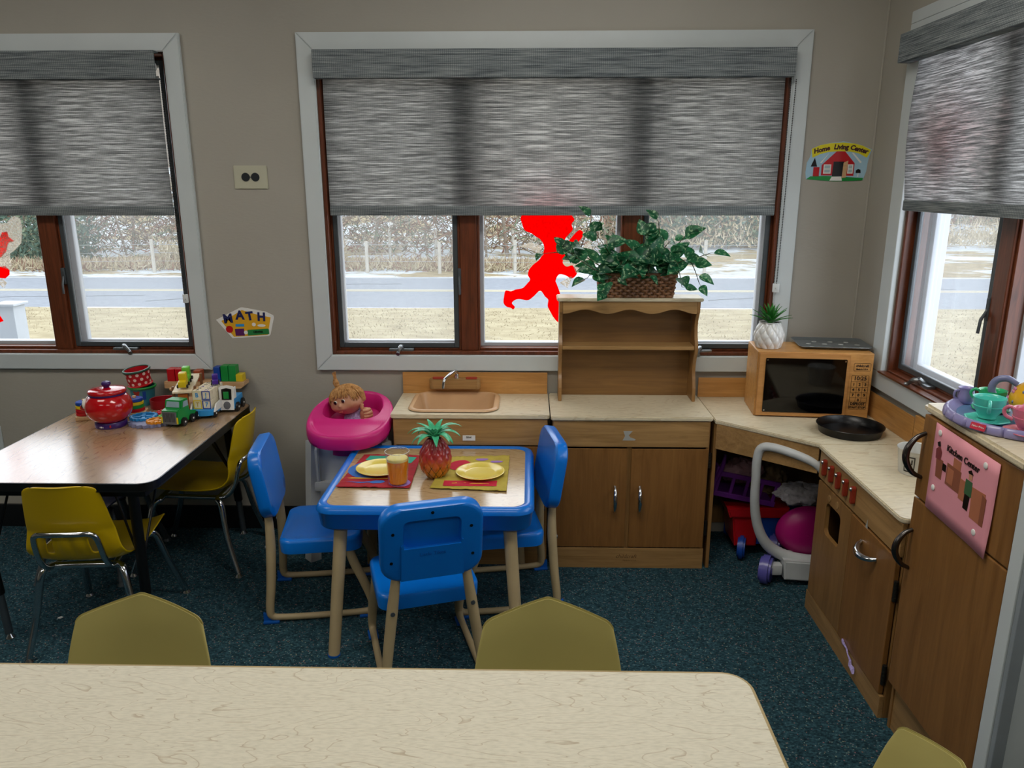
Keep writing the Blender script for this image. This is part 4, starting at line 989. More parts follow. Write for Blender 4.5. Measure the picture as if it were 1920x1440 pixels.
def play_chair(label, loc, heading):
    t = thing('play_chair', label, 'chair', loc, heading-PI/2, 'blue and beige plastic play chairs')
    # seat
    b = bmesh.new(); L = []
    def outl_(off, fr=.5):
        return rrect(-.152+off, .152-off, -.122+off, .152-off, max(.02, .04-off*.5), 6)
    for off, z in ((.075, .290), (.05, .291), (.02, .299), (.008, .302), (.001, .298), (-.002, .29), (0, .252), (.004, .250), (.012, .252), (.012, .285)):
        L.append([b.verts.new((x, y, z-(.010*max(0, -y/.12)**2 if z > .28 and abs(x) < .11 and y < 0 else 0))) for x, y in outl_(off)])
    for A, B in zip(L, L[1:]):
        for k in range(len(A)): b.faces.new((A[k], A[(k+1) % len(A)], B[(k+1) % len(A)], B[k]))
    b.faces.new(L[0]); b.faces.new(L[-1]); bmesh.ops.recalc_face_normals(b, faces=b.faces)
    m = MB(); m._add(b); m.build('seat', BLUP, t, smooth=True, angle=45)
    # backrest: recline 8 degrees about its foot
    BM = Matrix.Translation((0, -.147, .370)) @ Matrix.Rotation(math.radians(9), 4, 'X') @ Matrix.Diagonal((1, 1, .925, 1))
    W = plane((0, 0, 0), (1, 0, 0), (0, 0, 1))   # drawing normal faces -Y (rear)
    o = rrect(-.148, .148, 0, .262, .062, 8); n = len(o)
    h = rrect(-.083, .083, .110, .218, .02, 8)
    m = MB()
    # front shell slightly dished, rim, rear ring with recess
    b = bmesh.new(); L = []
    for off, d in ((.07, -.016), (.03, -.018), (.006, -.020), (0, -.014), (0, .016), (.004, .022), (.012, .0235)):
        L.append([b.verts.new(((x*(1-off/.148)), -d, .131+(z-.131)*(1-off/.131))) for x, z in o])
    for A, B in zip(L, L[1:]):
        for k in range(n): b.faces.new((A[k], A[(k+1) % n], B[(k+1) % n], B[k]))
    b.faces.new(L[0])
    R2 = [b.verts.new((x, -.0235, z)) for x, z in h]; R3 = [b.verts.new((x*.97, -.004, .163+(z-.163)*.97)) for x, z in h]
    for k in range(n):
        b.faces.new((L[-1][k], L[-1][(k+1) % n], R2[(k+1) % n], R2[k])); b.faces.new((R2[k], R2[(k+1) % n], R3[(k+1) % n], R3[k]))
    b.faces.new(R3); bmesh.ops.recalc_face_normals(b, faces=b.faces)
    m._add(b, BM); m.build('backrest', BLUP, t, smooth=True, angle=45)
    br = t.children[-1]
    MB().prism([(-.092, .004), (.092, .004), (.090, .134), (.084, .138), (.082, .122), (-.082, .122), (-.084, .138), (-.090, .134)], .0236, .027, M=BM @ W, bev=.001).build('pocket', BLUP, br)
    text('embossed_lettering', 'Little Tikes', .017, BLUD, BM @ W @ Matrix.Translation((0, .097, .0272)), br, world=False, ext=.0004)
    for x, z in ((0, .241), (-.112, .178), (.112, .178), (-.118, .075), (.118, .075)):
        MB().cyl(BM @ V((x, -.0236, z)), BM @ V((x, -.0245, z)), .0048, n=12).build('screw_hole', BLACK, br)
    for s in (-1, 1):
        X = s*.138; XF = s*.150
        pts = [(s*.100, -.163, .43), (s*.104, -.156, .375), (s*.118, -.154, .27), (s*.136, -.160, .14), (s*.148, -.168, .05), (s*.15, -.160, .022), (s*.15, -.12, .016), (s*.15, 0, .014), (s*.15, .13, .016), (s*.15, .172, .022), (s*.149, .180, .055), (s*.145, .155, .13), (s*.138, .125, .20), (s*.134, .105, .262)]
        fr = MB().tube(pts, [.009, .0135, .017, .016, .0145, .0125, .011, .011, .011, .0125, .0145, .016, .0165, .016], 12, smooth=4, up=(1, 0, 0)).build('side_frame', BEIGE, t, smooth=True)
        for y0 in (-.172, .165):
            q = MB().box(s*.15-.017, s*.15+.017, y0-.02 if y0 < 0 else y0-.030, y0+.035 if y0 < 0 else y0+.022, 0, .010, .004)
            q.prism([(y0-.019 if y0 < 0 else y0+.021, .004), (y0+.03 if y0 < 0 else y0-.028, .004), (y0-.012 if y0 < 0 else y0+.014, .034), (y0-.019 if y0 < 0 else y0+.021, .038)], s*.15-.006, s*.15+.006, M=Matrix(((0, 0, 1, 0), (1, 0, 0, 0), (0, 1, 0, 0), (0, 0, 0, 1))))
            q.build('foot_cap', BLUD, fr)
        MB().cyl((s*.119, -.168, .268), (s*.119, -.1725, .268), .007, n=14).build('bolt', GREYST, fr, smooth=True)
        MB().cyl((s*.142, .135, .16), (s*.142, .128, .158), .006, n=12).build('bolt', MATTB, fr, smooth=True)
    return t
play_chair('blue play chair on the left side of the play table', (-.748, -.577, 0), math.radians(9))
play_chair('blue play chair on the right side of the play table', (-.088, -.528, 0), math.radians(190))
play_chair('blue play chair seen from behind in front of the play table', (-.328, -.935, 0), math.radians(107.6))
# ---------------------------------------------------------------- play table settings
def cloth(name, label, corners, mat, seed, nx=34, ny=24, z=.5012):
    t = thing(name, label, 'placemat', (sum(c[0] for c in corners)/4, sum(c[1] for c in corners)/4, z), 0)
    A, B, Cc, D = [V((c[0], c[1], 0)) for c in corners]  # front-left, front-right, back-right, back-left
    def P(u, v, dz=0.):
        p = A.lerp(B, u).lerp(D.lerp(Cc, u), v)
        n = noise.noise(V((p.x*26+seed, p.y*60, seed)))*.5+noise.noise(V((p.x*60, p.y*26+seed, 3)))*.5
        edge = max(0, 1-min(u, 1-u, v, 1-v)/.12)
        h = .0022+.0028*n+.0035*edge*abs(noise.noise(V((p.x*40, p.y*40, seed+9))))
        return V((p.x+.003*n, p.y, z+max(0.0002, h)+dz))
    MB().grid(lambda u, v: P(u, v), nx*2, ny*2).build('cloth', mat, t, world=True, smooth=True, solid=.001)
    return t, P
REDF = plain('red cotton', '#a31424', .85, var=.12, nscale=30); YELF = plain('mustard cotton', '#b3a03c', .85, var=.1, nscale=30)
t, P = cloth('placemat', 'red cloth placemat with a teal patch under the left plate and the glass', [(-.637, -.748), (-.391, -.752), (-.395, -.44), (-.606, -.436)], REDF, 2)
def patch(t, P, pts, mat, name):
    # fan patch laid just over the cloth
    b = bmesh.new(); cu = sum(p[0] for p in pts)/len(pts); cv = sum(p[1] for p in pts)/len(pts)
    rings = []
    for k in (1, .75, .5, .25): rings.append([b.verts.new(P(cu+(u-cu)*k, cv+(v-cv)*k, .0016)) for u, v in pts])
    for A, B in zip(rings, rings[1:]):
        for i in range(len(A)): b.faces.new((A[i], A[(i+1) % len(A)], B[(i+1) % len(A)], B[i]))
    b.faces.new(rings[-1]); m = MB(); m._add(b); m.build(name, mat, t, world=True, smooth=True)
def dens(pts, k=6):
    return [(a[0]+(b[0]-a[0])*j/k, a[1]+(b[1]-a[1])*j/k) for a, b in zip(pts, pts[1:]+pts[:1]) for j in range(k)]
TEAL = plain('teal felt', '#2f9c84', .9); FBLU = plain('blue felt', '#3a6fc0', .9); FYEL = plain('gold felt', '#e0a83a', .9); FRED = plain('red felt', '#c01838', .9); FPUR = plain('violet felt', '#9a74bc', .9)
patch(t, P, dens([(.10, .80), (.88, .72), (.94, .92), (.12, .95)]), TEAL, 'napkin_patch')
patch(t, P, [(.33+.36*math.cos(a), .52+.27*math.sin(a)) for a in [2*PI*i/28 for i in range(28)]], FBLU, 'plate_patch')
patch(t, P, dens([(.06, .235), (.12, .262), (.5, .25), (.72, .262), (.72, .235), (.5, .225), (.12, .228)], 3), FYEL, 'knife_patch')
patch(t, P, dens([(.08, .125), (.30, .145), (.42, .15), (.50, .19), (.60, .185), (.63, .145), (.58, .105), (.48, .10), (.42, .125), (.30, .115)], 3), FBLU, 'spoon_patch')
patch(t, P, [(.84+.15*math.cos(a), .12+.11*math.sin(a)) for a in [2*PI*i/20 for i in range(20)]], FPUR, 'cup_patch')
t, P = cloth('placemat', 'mustard yellow cloth placemat with a red patch under the right plate', [(-.326, -.752), (-.071, -.772), (-.069, -.436), (-.292, -.455)], YELF, 5)
patch(t, P, dens([(.16, .06), (.86, .10), (.86, .245), (.14, .215)]), FRED, 'napkin_patch')
patch(t, P, dens([(.26, .14), (.5, .145), (.76, .155), (.76, .175), (.5, .17), (.3, .19), (.26, .18)], 3), FYEL, 'fork_patch')
patch(t, P, [(.25+.17*math.cos(a), .70+.16*math.sin(a)) for a in [2*PI*i/24 for i in range(24)]], FRED, 'cup_patch')
for a_, b_ in ((.56, .88), (.80, .80)): patch(t, P, [(a_+.1*math.cos(a), b_+.035*math.sin(a)) for a in [2*PI*i/18 for i in range(18)]], FPUR, 'spoon_patch')
PLY = plain('pale yellow plastic', '#e6cf58', .22, var=.03, coat=.3)
def plate(label, x, y):
    t = thing('toy_plate', label, 'plate', (x, y, .5065), 0, 'yellow toy plates')
    MB().lathe([(0, .003), (.050, .003), (.056, .0045), (.060, .0075), (.078, .0105), (.082, .0125), (.084, .0115), (.082, .0085), (.062, .004), (.055, 0), (0, 0)], (0, 0, 0), 56).build('plate', PLY, t, smooth=True, angle=70)
plate('round yellow toy plate on the red placemat behind the glass', -.516, -.60)
plate('round yellow toy plate on the mustard placemat', -.166, -.628)
# toy juice glass
t = thing('juice_glass', 'clear ribbed glass of orange juice standing on the red placemat', 'glass', (-.434, -.718, .507))
gm = GLASS
def glassp(u, v):
    a = 2*PI*u; r = .0315+.0085*v
    if v < .62: r += .0008*math.cos(16*a)
    return V((r*math.cos(a), r*math.sin(a), .112*v))
MB().grid(glassp, 96, 24, closeu=True).build('tumbler', gm, t, smooth=True, solid=.0016, soff=-1)
OJ = multi('orange juice', 30, [(.3, '#f49400'), (.6, '#ffac10'), (.8, '#ffbe30')], .25)
nt = OJ.node_tree; tl = N(nt, 'ShaderNodeBsdfTranslucent'); tl.inputs['Color'].default_value = (1, .48, .02, 1); ms_ = N(nt, 'ShaderNodeMixShader'); ms_.inputs[0].default_value = .45
nt.links.new(nt.nodes['Principled BSDF'].outputs[0], ms_.inputs[1]); nt.links.new(tl.outputs[0], ms_.inputs[2]); nt.links.new(ms_.outputs[0], nt.nodes['Material Output'].inputs['Surface'])
m = MB().lathe([(0, .004), (.0285, .004), (.0300, .02), (.0347, .080), (0, .081)], (0, 0, 0), 40); m.build('juice', OJ, t, smooth=True, angle=50)
MB().lathe([(0, .0812), (.0347, .0806), (.0352, .0885), (.033, .0905), (0, .090)], (0, 0, 0), 40).build('foam', plain('pale juice foam', '#f0dc88', .5), t, smooth=True, angle=50)
RIM_GLINT = cling_mat('glass rim painted glint', (.85, .88, .88), .35, .5)  # rim highlight put into the colour: a whitish, half open ring
MB().tube([(.0400*math.cos(2*PI*k/40), .0400*math.sin(2*PI*k/40), .112) for k in range(40)], .0011, 6, closed=True).build('rim', RIM_GLINT, t, smooth=True)
# pineapple
t = thing('toy_pineapple', 'plastic pineapple with green leaves in the middle of the play table', 'toy fruit', (-.318, -.640, .501))
def pin(u, v):
    a = 2*PI*u; s = math.sin(PI*(.06+.88*v)); r = .055*s**.55*(1.04-.18*v)
    k = 11; A = abs(math.sin(k*a/2+v*9.5)); B = abs(math.sin(k*a/2-v*9.5)); g = (A*B)**.55
    r += .0045*g
    return V((r*math.cos(a), r*math.sin(a), .138*v))
pm, nt, b = new_mat('pineapple skin')
tc = N(nt, 'ShaderNodeTexCoord'); sx_ = N(nt, 'ShaderNodeSeparateXYZ'); nt.links.new(tc.outputs['Object'], sx_.inputs[0])
mm = N(nt, 'ShaderNodeMath', operation='MULTIPLY_ADD'); mm.inputs[1].default_value = 7.0; nt.links.new(sx_.outputs[2], mm.inputs[0])
nf = noise_tex(nt, coords(nt), 40, 3); nm = N(nt, 'ShaderNodeMath', operation='MULTIPLY_ADD'); nm.inputs[1].default_value = .35; nm.inputs[2].default_value = -.17; nt.links.new(nf, nm.inputs[0]); nt.links.new(nm.outputs[0], mm.inputs[2])
nt.links.new(ramp(nt, mm.outputs[0], [(.1, srgb('#c8821c')), (.33, srgb('#c46420')), (.55, srgb('#a83028')), (.8, srgb('#8e1c24'))]), b.inputs['Base Color'])
b.inputs['Roughness'].default_value = .3; b.inputs['Coat Weight'].default_value = .4
MB().grid(pin, 160, 70, closeu=True).cyl((0, 0, .0), (0, 0, .1385), .012).build('fruit', pm, t, smooth=True, angle=80)
m = MB()
for s in (1, -1):
    for k in range(11):
        pts = []
        for j in range(30):
            v = .02+.36*j/29; a = s*(-2*v*9.5/11)+2*PI*(k)/11
            s_ = math.sin(PI*(.06+.88*v)); r = .055*s_**.55*(1.04-.18*v)+.0006
            pts.append((r*math.cos(a), r*math.sin(a), .138*v))
        m.tube(pts, [.0013, .0009], 5)
m.build('groove_paint', plain('dark olive paint', '#3c4012', .5), t)
LG = multi('minty leaf green', 14, [(.3, '#1f8a5c'), (.5, '#4cbc8c'), (.75, '#9cdcb8')], .35)
m = MB()
for k in range(7): blade(m, (0, 0, .132), k*.9+.3, 1.3, .09, .036, 1.3, 9, .25)
for k, (az, el, L_) in enumerate(((2.95, .9, .105), (3.5, 1.1, .09), (2.5, .8, .085), (.3, 1.15, .11), (-.2, .95, .10), (-.7, .8, .095), (.9, .9, .09), (4.1, .8, .09), (4.9, .75, .085), (5.4, .9, .1), (1.6, .9, .085), (3.3, .55, .085))):
    blade(m, (.004*math.cos(az), .004*math.sin(az), .131), az, el+.2, L_*1.08, .042, 2.1, 10, .3)
m.build('leaves', LG, t, smooth=True, solid=.001)

# ---------------------------------------------------------------- toys on the oak table
ZT = .6003
t = thing('toy_jar', 'shiny red round toy cookie jar with a face and a purple base', 'toy', (-1.555, -.405, ZT), 0)
JR = plain('glossy red plastic', '#b80814', .14, var=.03, coat=.6, nscale=4)
PB = plain('purple base plastic', '#3a1a66', .3)
MB().lathe([(0, 0), (.053, 0), (.055, .004), (.055, .018), (.052, .022), (0, .022)], (0, 0, 0), 40).build('base', PB, t, smooth=True, angle=50)
JP = [(.048, .0222), (.064, .034), (.0765, .053), (.0805, .075), (.077, .098), (.067, .115), (.060, .121), (0, .121)]
jp = catmull([V((a, b_, 0)) for a, b_ in JP[:-1]], 4)
MB().lathe([(0, .0222)]+[(p.x, p.y) for p in jp]+[(0, .121)], (0, 0, 0), 48).build('bowl', JR, t, smooth=True, angle=60)
MB().lathe([(0, .1215), (.062, .1215), (.0635, .1235), (.0635, .1275), (0, .1275)], (0, 0, 0), 40).build('lid_ring', PB, t, smooth=True, angle=50)
MB().lathe([(0, .1277), (.063, .1277), (.065, .131), (.0645, .139), (.058, .143), (.03, .147), (.012, .148), (0, .148)], (0, 0, 0), 40).build('lid', JR, t, smooth=True, angle=60)
MB().lathe([(0, .1482), (.010, .1482), (.011, .152), (.0155, .157), (.0165, .163), (.013, .169), (.006, .1715), (0, .172)], (0, 0, 0), 24).build('lid_knob', PB, t, smooth=True)
# face looks left
fa = PI+.28
def onjar(a, z, out=.0):
    i = min(range(len(jp)), key=lambda k: abs(jp[k].y-z)); r = jp[i].x+out
    return V((r*math.cos(a), r*math.sin(a), z))
for da in (.22, -.32):
    e_ = MB().sph(onjar(fa+da, .092, -.004), .019, (.55, .8, 1.1)).build('eye', WHITE, t, smooth=True)
    MB().sph(onjar(fa+da, .086, .0055), .0085, (.5, .6, 1)).build('pupil', BLACK, e_, smooth=True)
MB().sph(onjar(fa-.05, .075, .006), .012).build('nose', RED, t, smooth=True)
MB().tube([onjar(fa+.62*math.cos(q_), .064-.022*math.sin(q_), .0012) for q_ in [PI*i/16 for i in range(17)]], .0016, 8).build('smile', WHITE, t, smooth=True)
for k in range(10):
    a = fa+.4+k*.33
    if k in (4,): MB().sph((.055*math.cos(a), .055*math.sin(a), .011), .0055, (.6, .6, 1)).build('button', RED, t, smooth=True)
    if k in (2,):
        for dd_ in (0, .1, .2): MB().sph((.0555*math.cos(a+dd_), .0555*math.sin(a+dd_), .009+.003*(k % 2)), .003, (.5, .5, 1)).build('face_print', WHITE, t, smooth=True)
# ring board behind the jar
t = thing('ring_stacker', 'flat wooden peg board with two short stacks of coloured rings behind the red jar', 'toy', (-1.60, -.29, ZT), 0)
BM_ = Matrix.Translation((-1.60, -.285, ZT)) @ Matrix.Rotation(.30, 4, 'Z')
MB().box(-.135, .11, -.035, .035, 0, .016, .003, M=BM_).build('board', NATW, t, world=True)
for cx in (-.105, .07):
    for i, mt_ in enumerate((RED, GRN, YEL, DBLUE)):
        if cx < 0 and i == 1: mt_ = RED
        r = .034-.001*i
        MB().cyl(BM_ @ V((cx, 0, .0163+.013*i)), BM_ @ V((cx, 0, .0163+.013*i+.0125)), r, n=28, bev=.002).build('ring', mt_, t, world=True, smooth=True)
    MB().cyl(BM_ @ V((cx, 0, .0685)), BM_ @ V((cx, 0, .076)), .007, n=14).build('peg', NATW, t, world=True, smooth=True)
# gear toy
def gear(r, teeth, depth):
    n = teeth*8; out = []
    for i in range(n):
        a = 2*PI*i/n; s = math.sin(a*teeth); k = max(-1, min(1, s*1.8)); out.append(((r+depth*k)*math.cos(a), (r+depth*k)*math.sin(a)))
    return out
t = thing('gear_toy', 'grey gear base with blue, orange, green and red gears between jar and truck', 'toy', (-1.42, -.36, ZT), 0)
MB().prism([(x-1.42, y-.36) for x, y in gear(.082, 20, .004)], ZT, ZT+.012, bev=.001).build('base', plain('grey violet plastic', '#7c7ea0', .35), t, world=True, smooth=True, angle=30)
for cx, cy, r, n, mt_ in ((-1.462, -.345, .047, 18, BLUE), (-1.388, -.395, .034, 14, plain('orange plastic', '#e0901c', .35)), (-1.375, -.335, .030, 12, LGRN), (-1.41, -.285, .025, 11, plain('hot red plastic', '#cc1c34', .35))):
    g = gear(r, n, .003); k = len(g)
    m = MB(); m.prism([(cx+a, cy+b_) for a, b_ in g], ZT+.0122, ZT+.0215, hole=[(cx+r*.82*math.cos(2*PI*i/k), cy+r*.82*math.sin(2*PI*i/k)) for i in range(k)])
    for a0 in (0, PI/2): m.box(-r*.84, r*.84, -.006, .006, ZT+.0122, ZT+.0195, .001, M=Matrix.Translation((cx, cy, 0)) @ Matrix.Rotation(a0+.4, 4, 'Z'))
    m.cyl((cx, cy, ZT+.0122), (cx, cy, ZT+.022), .010); m.build('gear', mt_, t, world=True, smooth=True, angle=30)

def tin(name, label, loc, r0, r1, h, body, rim, tilt=(0, 0, 0), dots=None, inside=None):
    t = thing(name, label, 'toy cup', loc, rot=tilt)
    MB().lathe([(0, .002), (r0-.002, .002), (r1-.003, h-.002), (r1-.0005, h-.004), (r0, 0), (0, 0)], (0, 0, 0), 44).build('cup', body, t, smooth=True, angle=50)
    MB().lathe([(r1-.003, h-.006), (r1+.004, h-.007), (r1+.0055, h-.003), (r1+.004, h+.001), (r1-.002, h+.001), (r1-.003, h-.006)], (0, 0, 0), 44).build('rim', rim, t, smooth=True)
    return t
t = tin('stacking_cup', 'teal and green toy cup with a red bear picture under the dotted cup', (-1.575, -.115, ZT), .040, .049, .078, plain('teal print', '#2f7a8c', .35), GRN)
def on(a, z, r0=.040, r1=.049, h=.078, o_=.0006):
    r = r0+(r1-r0)*z/h+o_; return V((r*math.cos(a), r*math.sin(a), z))
m = MB()
for (a, z, s) in ((-1.62, .035, .014), (-1.62, .052, .0105), (-1.80, .060, .005), (-1.44, .060, .005), (-1.85, .04, .006), (-1.4, .04, .006), (-1.75, .02, .007), (-1.5, .02, .007)):
    m.grid(lambda u, v: on(a+s/.045*v*math.cos(2*PI*u), z+s*v*math.sin(2*PI*u)), 16, 4, closeu=True)
m.build('bear_picture', plain('brick red print', '#8c2418', .4), t)
m = MB().grid(lambda u, v: on(-1.12+.26*u, .028+.035*v), 6, 4); m.build('bucket_picture', DBLUE, t)
t = tin('stacking_cup', 'tilted red toy cup with white dots on top of the teal cup', (-1.578, -.118, ZT+.082), .043, .048, .068, plain('dotted cup red', '#b41422', .35), plain('dark green rim', '#1c4a3a', .35), tilt=(.10, -.10, 0))
m = MB()
for row, z in enumerate((.014, .033, .052)):
    for k in range(11):
        a = 2*PI*(k+.5*(row % 2))/11
        m.grid(lambda u, v: on(a+.0062/.045*v*math.cos(2*PI*u), z+.0062*v*math.sin(2*PI*u), .043, .048, .068), 14, 3, closeu=True)
m.build('dots', plain('dot pink white', '#e6c8c0', .5), t)
MB().lathe([(.0435, .0015), (.048, .001), (.049, .005), (.0455, .008), (.0437, .0075), (.0435, .0015)], (0, 0, 0), 44).build('foot_ring', RED, t, smooth=True)
t = thing('toy_bowl', 'empty dark red toy cup lid lying beside the stacked cups', 'toy cup', (-1.475, -.155, ZT))
MB().lathe([(0, .002), (.044, .002), (.046, .034), (.0495, .035), (.050, .033), (.0485, .0), (0, 0)], (0, 0, 0), 44).build('bowl', DRED, t, smooth=True, angle=50)

# long block holder at the wall
t = thing('block_board', 'long wooden board with square pegs holding coloured blocks against the wall', 'toy', (-1.31, -.045, ZT))
MB().prism([(-1.503, .655), (-1.188, .655), (-1.171, .668), (-1.171, .683), (-1.503, .683)], 0, .055, M=wallM(-.018)).box(-1.405, -1.385, -.07, -.02, ZT, .6548).box(-1.30, -1.28, -.07, -.02, ZT, .6548).build('board', NATW, t, world=True)
def block(label, x, w, h, mat, d=.04, z=.6835):
    x -= .028
    o = MB().box(x, x+w, -.068, -.068+d, z, z+h, .002).build('toy_block', mat, None)
    tag(o, label, 'toy block', 'blocks on the wooden board')
block('tall red block at the left end of the wooden board', -1.462, .031, .052, RED)
block('tall red block second from the left on the wooden board', -1.428, .031, .052, RED)
block('orange brown round topped block behind the car ramp', -1.352, .028, .045, plain('rust paint', '#a04a28', .5))
block('tall blue block behind the alphabet truck', -1.268, .026, .060, DBLUE)
block('tall green block left one of a pair on the board', -1.238, .030, .066, GRN)
block('tall green block right one of a pair on the board', -1.206, .030, .066, GRN)
block('small yellow cube at the right end of the board', -1.178, .028, .030, YEL)

WH = plain('wheel black rubber', '#0c0c0e', .45)
def wheels(t, M, L, r, w, hub=WHITE):
    for (x, y, z) in L:
        wl = MB().cyl(M @ V((x-w/2, y, z)), M @ V((x+w/2, y, z)), r, n=24, bev=.0015).build('wheel', WH, t, world=True, smooth=True)
        for s in (-1, 1): MB().cyl(M @ V((x+s*w*.5, y, z)), M @ V((x+s*(w*.5+.0012), y, z)), r*.22, n=10).build('axle_cap', hub, wl, world=True)
# green tractor truck: local -Y is its nose
M1 = Matrix.Translation((-1.313, -.375, ZT)) @ Matrix.Rotation(-.18, 4, 'Z')
t = thing('toy_truck', 'green wooden toy truck cab with a grey grille, nearest vehicle', 'toy vehicle', (-1.313, -.375, ZT))
side = [(-.052, .012), (-.052, .064), (-.030, .068), (-.022, .097), (.018, .097), (.022, .050), (.07, .034), (.07, .012)]
m = MB(); m.prism([(y, z) for y, z in side], -.034, .034, M=M1 @ Matrix(((0, 0, 1, 0), (1, 0, 0, 0), (0, 1, 0, 0), (0, 0, 0, 1))), bev=.003); m.build('cab', GRN, t, world=True, smooth=True, angle=35)
MB().box(-.029, .029, -.0545, -.0525, .012, .060, .0005, M=M1).build('grille', plain('grille grey', '#66686c', .4), t, world=True)
gr = t.children[-1]; m = MB()
for k in range(9): m.box(-.024+.0055*k, -.022+.0055*k, -.0555, -.0546, .022, .056, M=M1)
m.build('grille_bar', plain('grille dark', '#38383c', .4), gr, world=True)
for s in (-1, 1): MB().box(s*.0315-.003, s*.0315+.003, -.0555, -.0525, .016, .040, .001, M=M1).build('headlight', YEL, t, world=True)
WS = plain('pale window paint', '#8fa8b4', .25)
MB().prism([(-.027, .0035), (.027, .0035), (.025, .025), (-.025, .025)], 0, .0010, M=M1 @ plane((0, -.0300, .068), (1, 0, 0), (0, .266, .964))).build('windscreen', WS, t, world=True)
t.children[-1].location.y -= .0
for s in (-1, 1): MB().prism([(-.018, .070), (.014, .070), (.013, .091), (-.013, .091)], -.0003, .0006, M=M1 @ Matrix(((0, 0, 1, s*.0345), (1, 0, 0, 0), (0, 1, 0, 0), (0, 0, 0, 1)))).build('side_window', WS, t, world=True)
wheels(t, M1, [(s*.037, y, .0165) for s in (-1, 1) for y in (-.022, .028, .060)], .0162, .010)
# car carrier trailer
M2 = Matrix.Translation((-1.336, -.235, ZT)) @ Matrix.Rotation(.04+.16, 4, 'Z')
t = thing('toy_trailer', 'wooden car carrier trailer with a sloping upper ramp behind the green truck', 'toy vehicle', (-1.322, -.235, ZT))
MB().box(-.032, .032, -.055, .11, .030, .038, .002, M=M2).build('lower_deck', NATW, t, world=True)
MB().prism([(-.080, .100), (.10, .128), (.10, .134), (-.080, .106)], -.035, .035, M=M2 @ Matrix(((0, 0, 1, 0), (1, 0, 0, 0), (0, 1, 0, 0), (0, 0, 0, 1)))).build('upper_ramp', wood('pale toy wood', '#d8c4a0', '#ecdcc0', 'y', 2, .5), t, world=True)
for s in (-1, 1):
    for y in (-.040, .075):
        MB().box(s*.040-.004, s*.040+.004, y-.008, y+.008, .020, .118 if y < 0 else .14, .001, M=M2).build('post', BROWNW, t, world=True)
    MB().cyl(M2 @ V((s*.045, -.04, .108)), M2 @ V((s*.052, -.04, .108)), .006, n=10).build('peg', NATW, t, world=True)
MB().box(-.018, .018, -.075, -.058, .034, .097, .002, M=M2).build('ramp_support', plain('orange wood stain', '#a8561c', .5), t, world=True)
wheels(t, M2, [(s*.040, y, .0165) for s in (-1, 1) for y in (.062, .095)], .0162, .010)
def toycar(label, M, mat, loc):
    t = thing('toy_car', label, 'toy vehicle', loc)
    MB().box(-.012, .012, -.022, .022, .006, .022, .003, M=M).box(-.012, .012, -.004, .020, .0205, .040, .004, M=M).build('body', mat, t, world=True, smooth=True)
    wheels(t, M, [(s*.0145, y, .0078) for s in (-1, 1) for y in (-.013, .013)], .0075, .005)
RP = Matrix.Rotation(.155, 4, 'X')
toycar('yellow toy car at the front of the wooden ramp', M2 @ Matrix.Translation((0, -.042, .1125)) @ RP @ Matrix.Diagonal((1.2, 1.1, 1.5, 1)), YEL, (-1.33, -.28, .71))
toycar('light green toy car behind the yellow one on the wooden ramp', M2 @ Matrix.Translation((.0, .018, .1215)) @ RP @ Matrix.Diagonal((1.2, 1.1, 1.5, 1)), LGRN, (-1.32, -.22, .72))
# alphabet truck
M3 = Matrix.Translation((-1.252, -.262, ZT)) @ Matrix.Rotation(.02, 4, 'Z') @ Matrix.Diagonal((.93, .9, 1, 1))
t = thing('toy_wagon', 'sky blue and white wooden wagon loaded with alphabet blocks', 'toy vehicle', (-1.238, -.245, ZT))
MB().prism([(-.046, -.055), (-.03, -.066), (0, -.071), (.03, -.066), (.046, -.055), (.046, .10), (-.046, .10)], .012, .034, M=M3, bev=.002).build('bed', BLUE, t, world=True)
for s in (-1, 1): MB().prism([(-.052, .025), (-.030, .052), (.10, .062), (.10, .025)], -.003, .003, M=M3 @ Matrix(((0, 0, 1, s*.0495), (1, 0, 0, 0), (0, 1, 0, 0), (0, 0, 0, 1)))).build('side_rail', WHITE, t, world=True)
wheels(t, M3, [(s*.046, y, .0165) for s in (-1, 1) for y in (-.036, .07)], .0162, .010)
BW = wood('alphabet block wood', '#ddcfae', '#efe4ca', 'x', 3, .5)
cols = [YEL, DBLUE, RED, GRN, PURP]
faces = {(0, 0, 0): ('T', YEL), (1, 0, 0): ('7', DBLUE), (0, 0, 1): ('B', RED), (1, 0, 1): ('J', DBLUE)}
n_ = 0
L1 = {(0, 0, 0): 'letter T block, front left bottom one on the blue wagon', (1, 0, 0): 'number 7 block, front right bottom one on the blue wagon', (0, 0, 1): 'letter block above the T block on the blue wagon', (1, 0, 1): 'letter J block, front right top one on the blue wagon'}
